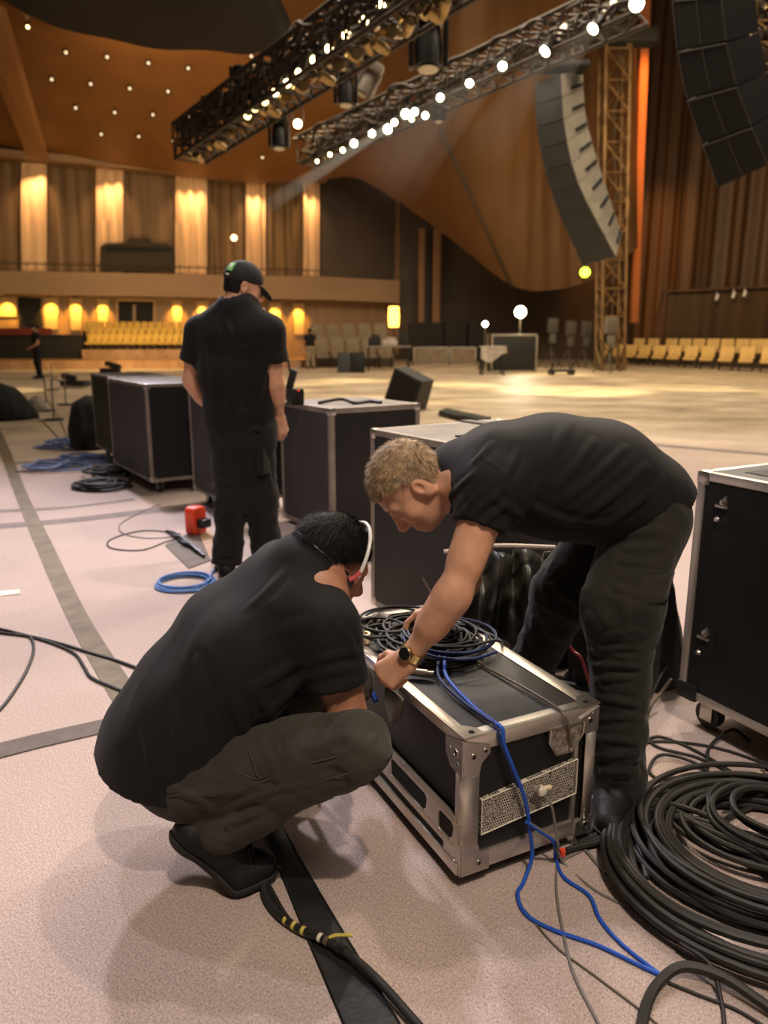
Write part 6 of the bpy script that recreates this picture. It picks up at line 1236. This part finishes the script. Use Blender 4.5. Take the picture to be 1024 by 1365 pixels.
# working light over the near floor
lamp('SPOT', 'stage_wash_back', (1.4, 4.6, 6.8), 640, (1, .84, .70), (-.1, 2.4, 0), .09, 80, .8)
lamp('SPOT', 'stage_wash_side', (-2.4, 4.2, 7.0), 430, (.72, .80, 1), (-.3, 2.2, 0), .09, 80, .8)
lamp('SPOT', 'stage_wash_front', (.9, -1.2, 6.2), 1000, (1, .80, .62), (.35, 1.9, 0), .09, 75, .8)
lamp('AREA', 'front_fill', (1.2, -.6, 5.2), 85, (1, .86, .76), (.2, 2.0, 0), 2.2)
lamp('SPOT', 'stage_wash_far_left', (-4.5, 12, 8), 6000, (.92, .85, .98), (-3.5, 6.5, 0), .3, 75, .9)
# far floor pools
for x, y, e, a in ((4.8, 19.5, 14000, 22), (2.0, 22, 9000, 17), (8.0, 20.5, 6000, 18), (-9.6, 19.5, 7000, 12), (-3, 21, 6000, 26), (6, 28, 6000, 18), (0, 16.5, 3500, 22), (-1, 24, 8000, 16), (11, 18, 5000, 26)):
    lamp('SPOT', 'floor_pool', (x+1.5, y-4, 10.5), e, (1, .80, .42), (x, y, 0), .2, a, .6)
lamp('AREA', 'floor_wash', (2, 17, 12), 4200, (1, .82, .60), (2, 17.5, 0), 12, sx=14)
lamp('SPOT', 'stage_wash_far_right', (5, 11, 8.5), 2600, (1, .84, .68), (3.5, 6.5, 0), .3, 80, .9)
# hall
for i, (a, b) in enumerate(lit):
    x = (a+b)/2; o = lamp('AREA', 'curtain_strip_light', bw(x, float(np.interp(x, (0, 200, 330, 430), (214, 233, 246, 246)))+3, 1.05), (42, 40, 44, 34, 28)[i], (1, .56, .24), bw(x, ctop(x)+60, .40), (b-a)*.034, sx=.15); o.data.spread = math.radians(75)
for i, (p, q) in enumerate(SCONCE): lamp('SPOT', 'sconce_light', p, 380, (1, .50, .06), q, .05, 80, .9)
lamp('AREA', 'ceiling_wash', (-9, 29, 4.5), 60, (1, .58, .25), (-9, 35, 14), 8, sx=10)
lamp('AREA', 'shell_wash', (4, 24, 5), 45, (1, .56, .26), (6, 37, 12), 7, sx=7)
lamp('AREA', 'balcony_wash', (-7, 30, 10), 330, (1, .62, .32), (-8, 42, 5), 8, sx=4)
lamp('AREA', 'seat_wash', (-10, 30.5, 3.0), 420, (1, .66, .24), (-12, 38, 1.2), 4, sx=.6)
lamp('AREA', 'right_wash', (10, 26, 10), 110, (1, .58, .27), (16, 38, 7), 6, sx=6)
lamp('SPOT', 'pillar_light', at(862, 0, 36.5)+V(-.2, -1.5, 2), 9000, (1, .42, .12), at(852, 250, 42), .2, 30, .8)
lamp('AREA', 'seat_wash_right', (9, 24, 9), 900, (1, .72, .36), (13, 34, .6), 4, sx=3)
lamp('AREA', 'array_light', (5.5, 14, 4), 90, (1, .85, .62), (4.8, 20, 6), 2)
lamp('POINT', 'work_lamp_light', WL+V(0, -.5, 0), 260, (1, .86, .55), None, .2)
# ---------------------------------------------------------------- haze in the beams
def beam(a, b, r0, r1, dens, label, col=(1, .85, .65)):
    a, b = V(*a), V(*b); d = nz(b-a); L_ = np.linalg.norm(b-a); o = MB().lathe(a, [(r0, 0), (r0*.5+r1*.5, L_/2), (r1, L_)], d, 20)
    n = len(o.v); o.f.append(tuple(range(20))); o.f.append(tuple(range(n-20, n))); m = bpy.data.materials.new('haze'); m.use_nodes = True; nt = m.node_tree; nt.nodes.clear()
    e = nt.nodes.new('ShaderNodeEmission'); e.inputs[0].default_value = (*col, 1); out = nt.nodes.new('ShaderNodeOutputMaterial'); nt.links.new(e.outputs[0], out.inputs['Volume'])
    tc = nt.nodes.new('ShaderNodeTexCoord'); vm = nt.nodes.new('ShaderNodeVectorMath'); vm.operation = 'DISTANCE'; vm.inputs[1].default_value = tuple(float(q) for q in a); nt.links.new(tc.outputs['Object'], vm.inputs[0])
    mr = nt.nodes.new('ShaderNodeMapRange'); mr.inputs[1].default_value = 0; mr.inputs[2].default_value = L_; mr.inputs[3].default_value = dens; mr.inputs[4].default_value = 0; nt.links.new(vm.outputs['Value'], mr.inputs[0]); nt.links.new(mr.outputs[0], e.inputs[1])
    q = o.build('smoke_haze', m, None); q['kind'] = 'stuff'; q['label'] = label; q['category'] = 'haze'
beam(at(520, 168, 16.5), at(345, 282, 15.5), .07, .16, .9, 'bright thin light beam in the haze below the farther truss', (1, .92, .72))
beam(at(727, 66, 14.0), at(640, 215, 15), .10, .55, .10, 'soft light beam falling from the left profile spotlight')
beam(at(791, 38, 13.4), at(700, 150, 14), .10, .45, .16, 'soft light beam falling from the right profile spotlight')
beam(at(670, 88, 14.8), at(500, 245, 16), .10, .9, .07, 'wide faint light beam under the farther truss')
beam(at(626, 111, 15.4), at(480, 250, 17), .10, .8, .06, 'faint light beam left of the wide one')
SC.view_settings.view_transform = 'Standard'; SC.view_settings.look = 'None'; SC.view_settings.exposure = 0.0
